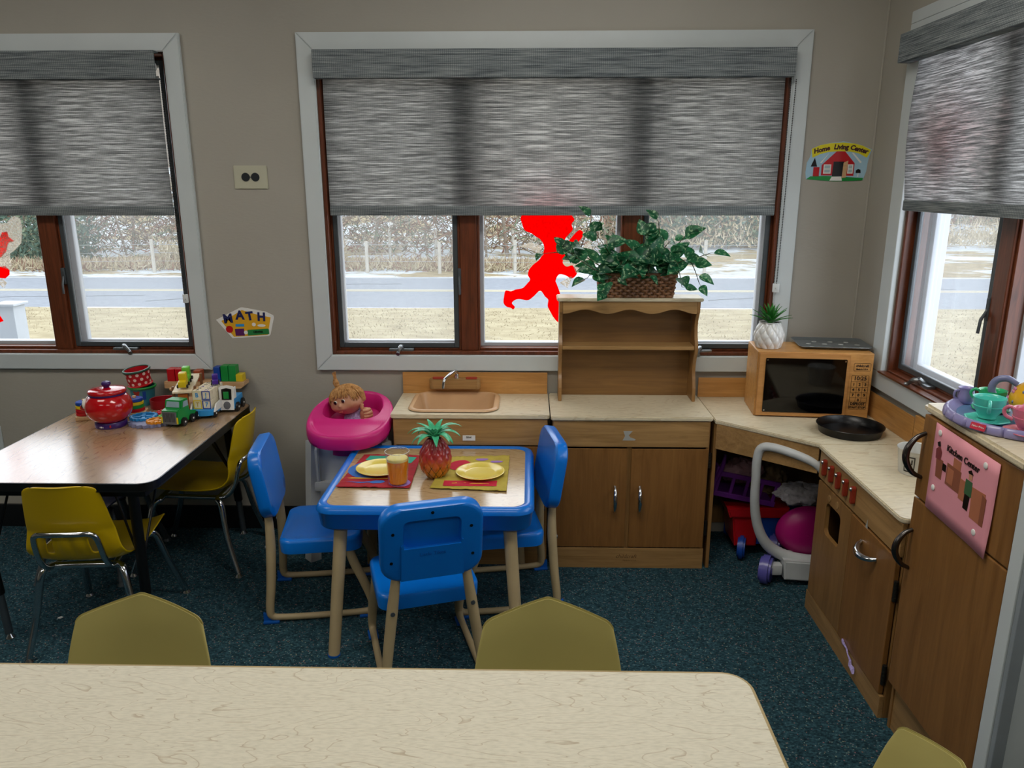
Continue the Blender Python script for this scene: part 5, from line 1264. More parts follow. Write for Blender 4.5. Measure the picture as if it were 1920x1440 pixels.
for k in range(2):
    for j in range(5):
        for i in range(2):
            s = .036; M = M3 @ Matrix.Translation((-.0372+.0375*i, -.045+j*.0295, .0345+k*(s+.0008)))
            bt = thing('alphabet_block', L1.get((i, j, k), 'printed wooden alphabet block farther back in the blue wagon'), 'toy block', tuple(M @ V((s/2, s/2, 0))), group='alphabet blocks in the wagon')
            MB().box(0, s, 0, .028, 0, s, .001, M=M).build('block', BW, bt, world=True)
            if (i, j, k) in faces:
                ch, mt_ = faces[(i, j, k)]
                MB().prism([(.001, .001), (s-.001, .001), (s-.001, s-.001), (.001, s-.001)], 0, .0003, M=M @ wallM(.0), hole=[(.0045, .0045), (s-.0045, .0045), (s-.0045, s-.0045), (.0045, s-.0045)]).build('face_border', mt_ if ch != 'B' else plain('cream paint', '#e0d8b0', .5), bt, world=True)
                text('face_letter', ch, .024, BLUE if ch != 'T' else plain('gold letter', '#caa84c', .5), M @ Matrix.Translation((s/2, -.0004, s/2)) @ plane((0, 0, 0), (1, 0, 0), (0, 0, 1)), bt, bold=.0004)
            if k == 1:
                text('top_letter', random.choice('ACEHKRNSWX'), .02, random.choice([BLACK, DBLUE, PURP]), M @ Matrix.Translation((s/2, .014, s+.0003)), bt, bold=.0003)
toycar('purple toy car lying on top of the alphabet blocks', M3 @ Matrix.Translation((.024, .055, .1095)) @ Matrix.Rotation(.35, 4, 'Z') @ Matrix.Rotation(.1, 4, 'X'), PURP, (-1.20, -.19, .7))
# white and blue tow vehicle
M4 = Matrix.Translation((-1.186, -.200, ZT)) @ Matrix.Rotation(.05, 4, 'Z') @ Matrix.Diagonal((.85, .85, 1, 1))
t = thing('toy_truck', 'white fronted toy truck with a blue body at the table\'s far right corner', 'toy vehicle', (-1.178, -.185, ZT))
MB().box(-.034, .034, -.035, .085, .014, .055, .003, M=M4).build('body', BLUE, t, world=True)
MB().prism([(-.031, .010), (.031, .010), (.034, .100), (.029, .105), (.0, .109), (-.029, .105), (-.034, .100)], 0, .006, M=M4 @ plane((0, -.036, 0), (1, 0, 0), (0, .12, 1)), bev=.001).build('front_panel', WHITE, t, world=True)
for s in (-1, 1): MB().box(s*.032-.003, s*.032+.003, -.034, -.004, .056, .100, .001, M=M4).build('side_panel', WHITE, t, world=True)
MB().prism([(-.022, .052), (.022, .052), (.023, .094), (.0, .099), (-.023, .094)], 0, .0006, M=M4 @ plane((0, -.0425, 0), (1, 0, 0), (0, .12, 1))).build('window_opening', BLACK, t, world=True)
MB().prism(circ(0, .030, .016, 20), 0, .0012, M=M4 @ plane((0, -.0425, 0), (1, 0, 0), (0, .12, 1))).build('round_badge', plain('grille grey', '#66686c', .4), t, world=True)
MB().box(-.012, .012, -.0435, -.036, .057, .085, .002, M=M4).build('driver_block', GRN, t, world=True)
wheels(t, M4, [(s*.040, y, .019) for s in (-1, 1) for y in (-.012, .062)], .0188, .010)

# ---------------------------------------------------------------- doll high chair and doll
HX, HY = -.692, -.25
t = thing('doll_high_chair', 'pink and white plastic doll high chair beside the play sink', 'toy furniture', (HX, HY, 0))
def hz(y): return .562+.082*((y+.205)/.37)   # tray plane rises to the back
def outer(n=64, s=1., dy=0.):
    out = []
    for i in range(n):
        a = 2*PI*i/n; c, sn = math.cos(a), math.sin(a); e_ = 2/2.7
        x = .163*s*abs(c)**e_*(1 if c >= 0 else -1); y = .185*s*abs(sn)**e_*(1 if sn >= 0 else -1)
        if y > 0: x *= 1-.20*(y/.185)**1.5
        out.append((x, y+dy))
    return out
def lay(pts, dz): return [(x, y, hz(y)+dz) for x, y in pts]
def hole_(n=64, s=1.):
    out = []
    for i in range(n):
        a = 2*PI*i/n; c, sn = math.cos(a), math.sin(a); e_ = 2/3.4
        x = .113*s*abs(c)**e_*(1 if c >= 0 else -1); y = .105*s*abs(sn)**e_*(1 if sn >= 0 else -1)
        if y > 0: x *= 1-.2*(y/.105)
        out.append((x, y+.055))
    return out
b = bmesh.new(); L = []
for pts in (lay(outer(s=.90), -.058), lay(outer(s=.975), -.052), lay(outer(s=1.0), -.035), lay(outer(s=1.0), -.012), lay(outer(s=.985), -.002), lay(outer(s=.955), .002), lay(outer(s=.92), 0)):
    L.append([b.verts.new((HX+x, HY+y, z)) for x, y, z in pts])
HO = hole_()
mid = [((a[0]+b_[0])/2, (a[1]+b_[1])/2) for a, b_ in zip(outer(s=.92), hole_(s=1.04))]
def dish(x, y):
    k = max(0, min(1, (-.055-y)/.02)); r = ((x/.150)**2+((y+.02)/.165)**2)**.5
    return -.008*k*max(0, min(1, (1-r)/.07))
L.append([b.verts.new((HX+x, HY+y, hz(y)+dish(x, y))) for x, y in [(o[0]*.9+m_[0]*.1, o[1]*.9+m_[1]*.1) for o, m_ in zip(outer(s=.92), hole_(s=1.04))]])
for f_ in (.84, .80, .76, .70, .62, .54, .44, .34, .24, .12):
    L.append([b.verts.new((HX+x, HY+y, hz(y)+dish(x, y))) for x, y in [(o[0]*f_+m_[0]*(1-f_), o[1]*f_+m_[1]*(1-f_)) for o, m_ in zip(outer(s=.92), hole_(s=1.04))]])
L.append([b.verts.new((HX+x, HY+y, hz(y)+.0025)) for x, y in hole_(s=1.03)])
L.append([b.verts.new((HX+x, HY+y, hz(y)-.003)) for x, y in hole_(s=.99)])
L.append([b.verts.new((HX+x, HY+y, hz(y)-.05)) for x, y in hole_(s=.94)])
L.append([b.verts.new((HX+x, HY+y, .44)) for x, y in hole_(s=.85)])
for A, B in zip(L, L[1:]):
    for k in range(len(A)): b.faces.new((A[k], A[(k+1) % len(A)], B[(k+1) % len(A)], B[k]))
b.faces.new(L[-1]); b.faces.new(L[0]); bmesh.ops.recalc_face_normals(b, faces=b.faces)
m = MB(); m._add(b); m.build('seat_tray', PINK, t, world=True, smooth=True, angle=60)
BYO = .075
# white shell: legs joined by arched panels
def hy(z, s): # leg spread
    return s*(.115+(.5-z)*.11)
for sx in (-1, 1):
    for sy in (-1, 1):
        MB().tube([(HX-.012+sx*.138, HY+BYO+sy*.10, .50), (HX-.012+sx*.148, HY+BYO+sy*.105, .33), (HX-.012+sx*.156, HY+BYO+sy*.11, .15), (HX-.012+sx*.166, HY+BYO+sy*.115, .0)], [.03, .03, .031, .033], 4, flat=(1, 1), smooth=3).build('leg', WHTP, t, world=True, smooth=True, angle=50)
def panel(u, v):
    x = -.155+.29*u; z0 = .33+.055*(1-math.sin(PI*u))*0-.04*abs(u-.5)**2*4
    z = z0+(.50-z0)*v; return V((HX+x, HY+BYO-.105+.02*math.sin(PI*v), z))
MB().grid(panel, 20, 10).build('front_panel', WHTP, t, world=True, smooth=True, solid=.012)
MB().box(HX-.160, HX+.140, HY+BYO-.125, HY+BYO-.09, .295, .338, .012).build('crossbar', WHTP, t, world=True, smooth=True)
for s in (-1, 1): MB().prism([(HY-.045, .33), (HY+.18, .33), (HY+.19, .56), (HY-.02, .52), (HY-.05, .47)], -.008, .008, M=Matrix(((0, 0, 1, HX+s*.135), (1, 0, 0, 0), (0, 1, 0, 0), (0, 0, 0, 1))), bev=.004).build('side_panel', WHTP, t, world=True)
# doll
DX, DY, DZ = -.722, -.185, .640
t = thing('doll', 'vinyl baby doll with yarn like blonde hair slumped in the pink high chair', 'doll', (DX+.02, DY+.02, .46))
HR = Matrix.Rotation(-.30, 3, 'Y') @ Matrix.Rotation(-.30, 3, 'Z') @ Matrix.Rotation(.0, 3, 'X')
HM = Matrix.Translation((DX, DY, DZ)) @ HR.to_4x4()
def head(u, v):
    a = 2*PI*u; ph = PI*v; st = math.sin(ph); ct = math.cos(ph)
    x = .066*st*math.cos(a); y = .052*st*math.sin(a); z = .055*ct
    # cheeks to the front (-y), chin
    f = max(0, -math.sin(a))*st
    low = math.exp(-((z+.018)/.020)**2)
    x *= 1+.10*low; y -= .010*f*low*(.35+abs(math.cos(a)))
    # muzzle and nose bump
    y -= .007*math.exp(-((x)/.018)**2-((z+.022)/.016)**2)*f
    y -= .009*math.exp(-((x)/.007)**2-((z+.002)/.007)**2)*f
    # mouth groove
    y += .004*math.exp(-((x)/.012)**2-((z+.027)/.003)**2)*f
    return HM @ V((x, y, z))
sk, nt, b = new_mat('doll face vinyl'); sv = coords(nt)
nt.links.new(ramp(nt, noise_tex(nt, sv, 14, 2), [(.35, srgb('#b98260')), (.6, srgb('#cf9c7c'))]), b.inputs['Base Color']); b.inputs['Roughness'].default_value = .4
m = MB().grid(head, 72, 48, closeu=True)
for s in (-1, 1): m.sph(HM @ V((s*.069, .004, -.006)), .012, (.5, .8, 1.1), rot=HR)
hd = m.build('head', sk, t, world=True, smooth=True, weld=True)
for s in (-1, 1):
    ey = MB().sph(HM @ V((s*.0185, -.0512, .012)), .0070, (1, .45, 1), rot=HR).build('eye', WHITE, hd, world=True, smooth=True)
    MB().sph(HM @ V((s*.0185-.001, -.0540, .0115)), .0066, (1, .4, 1), rot=HR).build('iris', plain('dark brown eye', '#20120c', .1), hd, world=True, smooth=True)
MB().sph(HM @ V((0, -.0665, -.0275)), .0085, (1.2, .35, .45), rot=HR).build('lips', plain('doll lips', '#b04a44', .4), hd, world=True, smooth=True)
HAIR = multi('doll hair yarn', 90, [(.3, '#7e5630'), (.5, '#b48450'), (.75, '#d4aa74')], .6)
random.seed(3); m = MB()
def hp_(az, el, k=1.05): return V((.070*k*math.cos(el)*math.cos(az), .056*k*math.cos(el)*math.sin(az)+.003, .058*k*math.sin(el)))
# cap under the strands
m.grid(lambda u, v: HM @ (hp_(2*PI*u, PI/2-1.25*v*(.78+.35*math.sin(2*PI*u)), 1.015)), 40, 14, closeu=True)
for k in range(230):
    az = random.uniform(0, 2*PI); front = max(0, -math.sin(az)); drop = .95-.62*front
    pts = []
    for j in range(6):
        s = j/5; el = PI/2-.1-(PI/2-.1+.0-(drop*-1+.0)*0)*0-(1.05+ (1-front)*.75)*s*random.uniform(.85, 1)
        pts.append(HM @ (hp_(az+.25*math.sin(k)*s, el, 1.06+.03*math.sin(3*s+k))))
    m.tube(pts, [.0028, .0034, .0016], 5, smooth=2)
# top knot
for k in range(16):
    a = 2*PI*k/16
    m.tube([HM @ V((.004*math.cos(a)-.018, .004*math.sin(a), .056)), HM @ V((.008*math.cos(a)-.020, .008*math.sin(a), .078)), HM @ V((.004*math.cos(a)-.017, .004*math.sin(a), .096)), HM @ V((.006*math.cos(a*2)-.010, .006*math.sin(a), .122))], [.004, .0045, .0025, .0015], 5, smooth=3)
m.sph(HM @ V((-.019, 0, .072)), .011, (1, 1, .8))
m.build('hair', HAIR, t, world=True, smooth=True)
MB().tube([(DX+.02, DY+.03, .47), (DX+.03, DY+.02, .53), (DX+.035, DY+.012, .575), (DX+.03, DY+.01, .60)], [.055, .06, .05, .02], 18, smooth=4, flat=(1, .75)).build('dress', plain('lavender print cotton', '#a99cc8', .85, var=.45, nscale=120), t, world=True, smooth=True)
m = MB().sph((DX+.079, DY-.018, .592), .026, (1, .75, .95))
m.tube([(DX+.05, DY+.01, .55), (DX+.068, DY-.006, .572), (DX+.078, DY-.016, .588)], [.020, .020, .022], 12, smooth=3)
m.tube([(DX+.068, DY-.024, .607), (DX+.064, DY-.028, .622), (DX+.066, DY-.029, .634)], [.0085, .0085, .007], 10, smooth=3)
for k, (dx, dz) in enumerate(((.014, .018), (.020, .006), (.021, -.006), (.018, -.017))):
    m.tube([(DX+.079+dx, DY-.022, .592+dz), (DX+.074+dx*.8, DY-.040, .592+dz), (DX+.064+dx*.6, DY-.041, .591+dz)], [.0075, .0075, .0065], 10, smooth=3)
m.build('arm', SKIN, t, world=True, smooth=True)

# ---------------------------------------------------------------- basket of ivy on the hutch
t = thing('basket_planter', 'woven brown basket of variegated artificial ivy on top of the hutch', 'plant', (.415, -.08, 1.0425))
BX0, BX1, BY0, BY1, BZ, BH = .278, .556, -.128, -.036, 1.0428, .088
def per(s, k):  # perimeter point, flare k
    f = .012*k; x0, x1, y0, y1 = BX0-f, BX1+f, BY0-f*.6, BY1+f*.3
    pts = rrect(x0, x1, y0, y1, .012, 4)
    pts.append(pts[0]); Ls = [math.dist(a, b_) for a, b_ in zip(pts, pts[1:])]; T_ = sum(Ls)*s; i = 0
    while i < len(Ls)-1 and T_ > Ls[i]: T_ -= Ls[i]; i += 1
    q_ = T_/Ls[i]; return (pts[i][0]+(pts[i+1][0]-pts[i][0])*q_, pts[i][1]+(pts[i+1][1]-pts[i][1])*q_), (pts[i+1][1]-pts[i][1], -(pts[i+1][0]-pts[i][0]))
WK = wood('wicker strip', '#5c3a22', '#93643e', 'x', 3, .5)
m = MB(); rows = 8; NS = 44
for r in range(rows):
    z = BZ+BH*(r+.5)/rows; pts = []
    for j in range(NS*4):
        (x, y), n_ = per(j/(NS*4), (r+.5)/rows); ln = math.hypot(*n_) or 1
        o_ = .0042*math.sin(PI*j/4+PI*(r % 2))
        pts.append((x+n_[0]/ln*o_, y+n_[1]/ln*o_, z))
    m.tube(pts, .0048, 6, closed=True, flat=(1.0, .35), up=(0, 0, 1))
m.build('woven_band', WK, t, world=True, smooth=True)
m = MB()
for j in range(NS):
    p0, _ = per(j/NS, 0); p1, _ = per(j/NS, 1)
    m.tube([(p0[0], p0[1], BZ), (p1[0], p1[1], BZ+BH)], .0032, 6, flat=(1, .5))
m.build('stake', WK, t, world=True)
m = MB(); m.tube([(*per(j/40, 1)[0], BZ+BH+.002) for j in range(40)], .005, 8, closed=True, flat=(1.2, .7), up=(0, 0, 1)); m.build('basket_rim', WK, t, world=True, smooth=True)
MB().box(BX0+.004, BX1-.004, BY0+.004, BY1-.004, BZ, BZ+.07).build('soil', MATTB, t, world=True)
lm, nt, b = new_mat('variegated leaf'); lv = coords(nt)
f1 = noise_tex(nt, lv, 26, 3, .6, 1.5)
f2 = noise_tex(nt, lv, 90, 2, .5)
mx_ = N(nt, 'ShaderNodeMixRGB'); nt.links.new(ramp(nt, f2, [(.56, (0, 0, 0)), (.62, (.75, .75, .75))]), mx_.inputs[0])
nt.links.new(ramp(nt, f1, [(.3, srgb('#0c3424')), (.5, srgb('#124c34')), (.72, srgb('#227a4c'))]), mx_.inputs[1]); mx_.inputs[2].default_value = srgb('#a9cfa0')
nt.links.new(mx_.outputs[0], b.inputs['Base Color']); b.inputs['Roughness'].default_value = .38
# thin leaves let a little light through
tl = N(nt, 'ShaderNodeBsdfTranslucent'); tl.inputs['Color'].default_value = (.05, .35, .12, 1); ms_ = N(nt, 'ShaderNodeMixShader'); ms_.inputs[0].default_value = .22
nt.links.new(b.outputs[0], ms_.inputs[1]); nt.links.new(tl.outputs[0], ms_.inputs[2]); nt.links.new(ms_.outputs[0], nt.nodes['Material Output'].inputs['Surface'])
def leaf(mb, c, d, nrm, L_, w):
    d = V(d).normalized(); nrm = V(nrm); s = d.cross(nrm).normalized(); n_ = s.cross(d).normalized()
    shp = [(0, .0), (.08, .55), (.22, .92), (.38, 1.0), (.55, .88), (.72, .62), (.88, .28), (1, 0)]
    b = bmesh.new(); rows = []
    for t_, ww in shp:
        p = V(c)+d*(L_*(t_-.0))-n_*(L_*.30*t_*t_); k = w*.5*ww
        rows.append((b.verts.new(p-s*k+n_*k*.35), b.verts.new(p-s*k*.5+n_*k*.1), b.verts.new(p), b.verts.new(p+s*k*.5+n_*k*.1), b.verts.new(p+s*k+n_*k*.35)))
    for A, B in zip(rows, rows[1:]):
        for i in range(4):
            try: b.faces.new((A[i], A[i+1], B[i+1], B[i]))
            except ValueError: pass
    bmesh.ops.remove_doubles(b, verts=b.verts, dist=1e-6)
    mb._add(b)
random.seed(11)
fm = MB(); sm = MB(); top = BZ+BH-.01
vines = [((.34, -.08), (.20, -.12, 1.20), (.235, -.14, 1.345)), ((.33, -.08), (.19, -.14, 1.21), (.05, -.15, 1.215)), ((.33, -.09), (.24, -.17, 1.16), (.13, -.17, 1.235)), ((.36, -.08), (.30, -.12, 1.22), (.25, -.13, 1.29)),
         ((.36, -.09), (.33, -.14, 1.18), (.28, -.18, 1.07)), ((.38, -.09), (.36, -.15, 1.20), (.33, -.17, 1.13)), ((.42, -.08), (.43, -.12, 1.22), (.44, -.13, 1.27)), ((.47, -.08), (.50, -.10, 1.23), (.49, -.11, 1.33)),
         ((.50, -.08), (.55, -.10, 1.22), (.60, -.11, 1.285)), ((.51, -.08), (.60, -.12, 1.18), (.69, -.13, 1.215)), ((.51, -.09), (.60, -.14, 1.19), (.65, -.15, 1.10)), ((.50, -.10), (.55, -.16, 1.19), (.58, -.17, 1.09)),
         ((.45, -.10), (.46, -.15, 1.20), (.45, -.17, 1.14)), ((.40, -.10), (.40, -.15, 1.19), (.41, -.17, 1.15)), ((.36, -.06), (.33, -.07, 1.2), (.30, -.08, 1.25)), ((.47, -.06), (.52, -.06, 1.22), (.55, -.07, 1.26)), ((.34, -.09), (.26, -.13, 1.15), (.22, -.15, 1.12))]
for (x0, y0), m_, e_ in vines:
    pts = catmull([V((x0, y0, top)), V(m_), V(e_)], 8)
    sm.tube(pts, [.0024, .0012], 6)
    n_ = len(pts)
    for i in range(4, n_, 3):
        p = pts[i]; tdir = (pts[min(i+1, n_-1)]-pts[i-1]).normalized()
        az = random.uniform(0, 2*PI)
        side = V((math.cos(az), math.sin(az)*.6-.35, random.uniform(-.25, .55)))
        d = (tdir*.5+side).normalized(); q_ = p+d*.012
        sm.tube([p, q_], .0009, 5)
        L_ = random.uniform(.055, .082)*(1 if i < n_-3 else .8)
        nn = V((random.uniform(-.5, .5), random.uniform(-1.1, -.3), random.uniform(.2, 1)))
        if q_.y+d.y*L_ > -.022: d.y = -abs(d.y)*.3
        if q_.z+d.z*L_ < 1.055: d.z = abs(d.z)
        leaf(fm, q_, d, nn, L_, L_*random.uniform(.62, .78))
for k in range(34):
    x = random.uniform(.30, .57); y = random.uniform(-.16, -.06); z = random.uniform(1.13, 1.215)
    d = V((random.uniform(-1, 1), random.uniform(-1, -.1), random.uniform(-.35, .6))).normalized()
    L_ = random.uniform(.060, .085)
    leaf(fm, (x, y, z), d, (random.uniform(-.4, .4), -1, random.uniform(.3, 1)), L_, L_*.72)
fm.build('foliage', lm, t, world=True, smooth=True, angle=80); sm.build('stems', plain('stem brown green', '#3a3a1c', .6), t, world=True, smooth=True)

# ---------------------------------------------------------------- tea set on the refrigerator
LAV = plain('lavender plastic', '#8c86b4', .3, var=.03, coat=.2)
t = thing('toy_tray', 'round lavender toy tray with a ribbed rim on the refrigerator top', 'tray', (1.163, -1.395, .9415))
ZR = .9415
def trim_(u, v):
    a = 2*PI*u; prof = [(.14, .004), (.15, .012), (.160, .021), (.168, .022), (.174, .014), (.175, .003), (.17, 0)]
    k = v*6; i = min(5, int(k)); f = k-i; r = prof[i][0]*(1-f)+prof[i+1][0]*f; z = prof[i][1]*(1-f)+prof[i+1][1]*f
    g = abs(math.sin(12*a))**.12; r = r-.0025*(1-g)*4*v; z -= .0015*(1-g)
    return V((1.133+r*.94*math.cos(a), -1.395+r*.94*math.sin(a), ZR+z))
MB().grid(trim_, 288, 14, closeu=True).cyl((1.133, -1.395, ZR+.0005), (1.133, -1.395, ZR+.004), .134, n=48).build('tray_rim', LAV, t, world=True, smooth=True, angle=60)
MB().cyl((1.133, -1.395, ZR+.0042), (1.133, -1.395, ZR+.0085), .135, n=48).build('tray_inlay', plain('dusty blue plastic', '#5a7aa0', .3), t, world=True)
a = 3.62; bM = plane((1.1325+.1735*math.cos(a), -1.395+.1755*math.sin(a), ZR+.0145), (math.sin(a)*-1*-1, -math.cos(a), 0), (-.15*math.cos(a), -.15*math.sin(a), 1))
bM = plane((1.133+.1655*math.cos(a), -1.395+.1665*math.sin(a), ZR+.0135), (-math.sin(a), math.cos(a), 0), (-.35*math.cos(a), -.35*math.sin(a), 1))
MB().prism(rrect(-.017, .017, -.0075, .0075, .002, 3), 0, .0008, M=bM).build('badge', plain('badge red', '#c41c3c', .4), t, world=True)
text('badge_lettering', 'Fisher-Price', .0058, WHITE, bM @ Matrix.Translation((0, 0, .0011)), t)
def teacup(label, c, col, name, sc=1., hang=2.5, lid=False, group='toy teacups', sauc=True):
    M_ = plain(name+' plastic', col, .25, var=.03, coat=.3)
    x, y, z = c
    if sauc:
        s = thing('toy_saucer', label.replace('teacup', 'flower shaped saucer'), 'saucer', (x, y, z), group='toy saucers')
        b = bmesh.new()
        def sa(u, v):
            a = 2*PI*u; r = (.050+.0014*math.cos(8*a))*v*sc; return V((r*math.cos(a), r*math.sin(a), .002+.010*max(0, v-.45)**1.3))
        MB().grid(sa, 96, 12, closeu=True).cyl((0, 0, 0), (0, 0, .003), .02*sc).build('saucer', M_, s, smooth=True, solid=.0022, soff=1, angle=70)
        z += .0075
    t = thing('toy_teacup', label, 'cup', (x, y, z), group=group)
    MB().lathe([(0, .004), (.016, .004), (.022, .012), (.031, .027), (.034, .044), (.0355, .052), (.0375, .053), (.0365, .044), (.0335, .026), (.024, .010), (.0195, .003), (.020, 0), (0, 0)], (0, 0, 0), 44).build('cup', M_, t, smooth=True, angle=70)
    MB().lathe([(.0335, .030), (.0362, .0305), (.0365, .033), (.0340, .034)], (0, 0, 0), 44).build('band', M_, t, smooth=True)
    h = V((math.cos(hang), math.sin(hang), 0))
    MB().tube([h*.033+V((0, 0, .046)), h*.045+V((0, 0, .050)), h*.055+V((0, 0, .040)), h*.050+V((0, 0, .026)), h*.033+V((0, 0, .020))], .0045, 10, smooth=4).build('cup_handle', M_, t, smooth=True)
    if sc != 1: t.scale = (sc,)*3
    return t
ZS = ZR+.0088
teacup('teal toy teacup at the left of the lavender tray', (1.040, -1.410, ZS), '#52c8b8', 'teal', .9, 4.2)
teacup('pink toy teacup at the front of the lavender tray', (1.072, -1.505, ZS), '#d07088', 'rose', .9, 2.3)
teacup('green toy teacup behind the teal one on the lavender tray', (1.095, -1.328, ZS), '#2cb070', 'mint', .8, 2.6)
t = thing('toy_creamer', 'lavender toy creamer at the back of the lavender tray', 'pitcher', (1.055, -1.300, ZS))
MB().lathe([(0, 0), (.020, 0), (.026, .012), (.027, .03), (.023, .046), (.026, .055), (.023, .054), (.02, .046), (.023, .03), (.02, .006), (0, .004)], (0, 0, 0), 32).build('jug', LAV, t, smooth=True, angle=70)
MB().tube([(-.024, 0, .046), (-.038, 0, .042), (-.038, 0, .022), (-.024, 0, .016)], .004, 8, smooth=4).build('jug_handle', LAV, t, smooth=True)
t.location = (1.068, -1.268, ZS); t.scale = (.72,)*3
t = thing('toy_teapot', 'yellow toy teapot with pink butterflies and a grey handle', 'teapot', (1.215, -1.455, ZS))
TY = plain('teapot yellow', '#e0a818', .28, var=.03, coat=.3)
tpx = [(.040, 0), (.060, .010), (.075, .035), (.076, .06), (.062, .086), (.044, .100), (.040, .104)]
tp = catmull([V((a, b_, 0)) for a, b_ in tpx], 4)
MB().lathe([(0, 0)]+[(p.x, p.y) for p in tp]+[(0, .104)], (0, 0, 0), 48).build('pot', TY, t, smooth=True, angle=70)
MB().lathe([(0, .1042), (.043, .1042), (.046, .109), (.045, .118), (.030, .124), (0, .126)], (0, 0, 0), 40).build('lid', plain('teapot mint', '#5cc0a4', .3), t, smooth=True, angle=60)
ld = t.children[-1]
for k in range(9):
    a = 2*PI*k/9; MB().sph((.045*math.cos(a), .045*math.sin(a), .1135), .006, (.5, .5, 1), n=10).build('lid_dot', BLUE, ld, smooth=True)
MB().sph((0, 0, .134), .012).build('lid_knob', LAV, t, smooth=True)
h = V((-.80, .60, 0)).normalized()
MB().tube([h*.060+V((0, 0, .090)), h*.085+V((0, 0, .104)), h*.112+V((0, 0, .096)), h*.122+V((0, 0, .070)), h*.110+V((0, 0, .044)), h*.085+V((0, 0, .028)), h*.068+V((0, 0, .022))], [.008, .0095, .010, .0105, .010, .0095, .009], 14, smooth=4).build('handle', plain('grey violet handle', '#74789c', .3), t, smooth=True)
def onp(a, z, o_=.0): 
    i = min(range(len(tp)), key=lambda k: abs(tp[k].y-z)); r = tp[i].x+o_; return V((r*math.cos(a), r*math.sin(a), z))
PKB = plain('butterfly pink', '#d68ab4', .4)
for k in range(22):
    a = k*2*PI/11+(.28 if k >= 11 else 0); z = .078 if k < 11 else .045
    if k % 2:
        m = MB()
        for q_, w_ in ((-.0055, -.004), (.0055, -.004), (-.005, .005), (.005, .005)): m.sph(onp(a+q_/.07, z+w_, .0005), .0052, (.6, .6, 1), n=8)
        m.build('butterfly', PKB, t, smooth=True)
    else: MB().sph(onp(a, z+.004, .0002), .0048, (.6, .6, 1), n=10).build('dot', plain('dot blue grey', '#7080a8', .4), t, smooth=True)
s_ = V((.80, -.60, 0)).normalized()
MB().tube([s_*.066+V((0, 0, .045)), s_*.095+V((0, 0, .065)), s_*.108+V((0, 0, .095))], [.018, .012, .009], 14, smooth=4).build('spout', TY, t, smooth=True)
t.location = (1.165, -1.392, ZS); t.scale = (.8,)*3

# ---------------------------------------------------------------- toys under the corner counter
t = thing('doll_stroller', 'white and pink toy doll stroller with lavender wheels beside the stove', 'toy vehicle', (.95, -.45, 0))
pts = [(1.012, -.598, .512), (.985, -.588, .540), (.93, -.545, .556), (.868, -.492, .562), (.836, -.468, .548), (.828, -.460, .50), (.832, -.452, .42), (.838, -.442, .33), (.855, -.432, .245), (.885, -.425, .175), (.925, -.420, .130), (.985, -.423, .100), (1.06, -.43, .088), (1.12, -.43, .088)]
MB().tube(pts, [.013, .0155, .016, .016, .016, .016, .016, .017, .018, .020, .022, .023, .023, .023], 16, smooth=5).build('handle_frame', WHTP, t, world=True, smooth=True)
MB().prism([(.958, .105), (1.10, .095), (1.10, .016), (.966, .026)], -.03, .03, M=wallM(-.44), bev=.006).build('chassis', WHTP, t, world=True, smooth=True, angle=50)
MB().box(.915, .958, -.462, -.425, .040, .082, .008).build('axle_arm', WHTP, t, world=True, smooth=True)
LW = plain('lavender wheel plastic', '#5a56a4', .3)
for (x, y, r) in ((.903, -.44, .055), (1.0, -.235, .05)):
    w = MB().cyl((x-.019, y+.01, r), (x+.019, y-.01, r), r, n=40, bev=.009).build('wheel', LW, t, world=True, smooth=True)
    MB().cyl((x-.022, y+.012, r), (x+.022, y-.012, r), r*.38, n=24, bev=.003).build('hub', LW, w, world=True, smooth=True)
def bowl(u, v):
    a = 2*PI*u; ph = PI*.5*v
    r = math.sin(ph)**.7
    return V((1.065+.115*r*math.cos(a), -.37+.055*math.cos(ph)*-1+.0, .185+.098*r*math.sin(a)))
MB().grid(lambda u, v: bowl(u, v), 48, 16, closeu=True).build('seat_bucket', plain('magenta seat plastic', '#a80f6c', .4), t, world=True, smooth=True, solid=.004)
MB().tube([(1.0, -.40, .10), (1.03, -.34, .10), (1.03, -.25, .08)], .014, 10, smooth=3).build('rear_arm', WHTP, t, world=True, smooth=True)

t = thing('toy_wagon', 'red and blue plastic toy wagon with blue wheels under the corner counter', 'toy vehicle', (.98, -.15, 0))
MB().prism([(.838, .045), (.925, .045), (.925, .17), (.823, .17)], -.07, .09, M=wallM(-.14), bev=.006).build('red_tub', RED, t, world=True)
MB().prism([(.810, .172), (1.035, .172), (1.045, .215), (.795, .215)], -.08, .10, M=wallM(-.14), bev=.006).build('rim', RED, t, world=True)
MB().prism([(.927, .05), (1.14, .05), (1.15, .165), (.927, .165)], -.07, .085, M=wallM(-.14), bev=.006).build('blue_tub', DBLUE, t, world=True)
MB().prism([(1.05, .172), (1.16, .172), (1.17, .20), (1.05, .20)], -.075, .09, M=wallM(-.14), bev=.006).build('blue_rim', DBLUE, t, world=True)
for (x, y) in ((.862, -.245), (1.09, -.245), (.862, -.035), (1.09, -.035)):
    MB().cyl((x-.014, y+.005, .048), (x+.014, y-.005, .048), .048, n=32, bev=.008).build('wheel', DBLUE, t, world=True, smooth=True)
t = thing('doll_cradle', 'purple plastic doll cradle with railings piled on the wagon', 'toy furniture', (.85, -.2, .22))
VP = plain('violet plastic', '#6e2a8c', .4)
CM = Matrix.Translation((.735, -.235, .27)) @ Matrix.Rotation(.20, 4, 'Y')
m = MB().box(-.0, .25, -.006, .006, .085, .105, .004, M=CM).box(0, .25, -.006, .006, .0, .022, .004, M=CM)
for k in range(5): m.box(.0+.058*k, .012+.058*k, -.005, .005, .0205, .0865, .002, M=CM)
m.build('side_rail', VP, t, world=True)
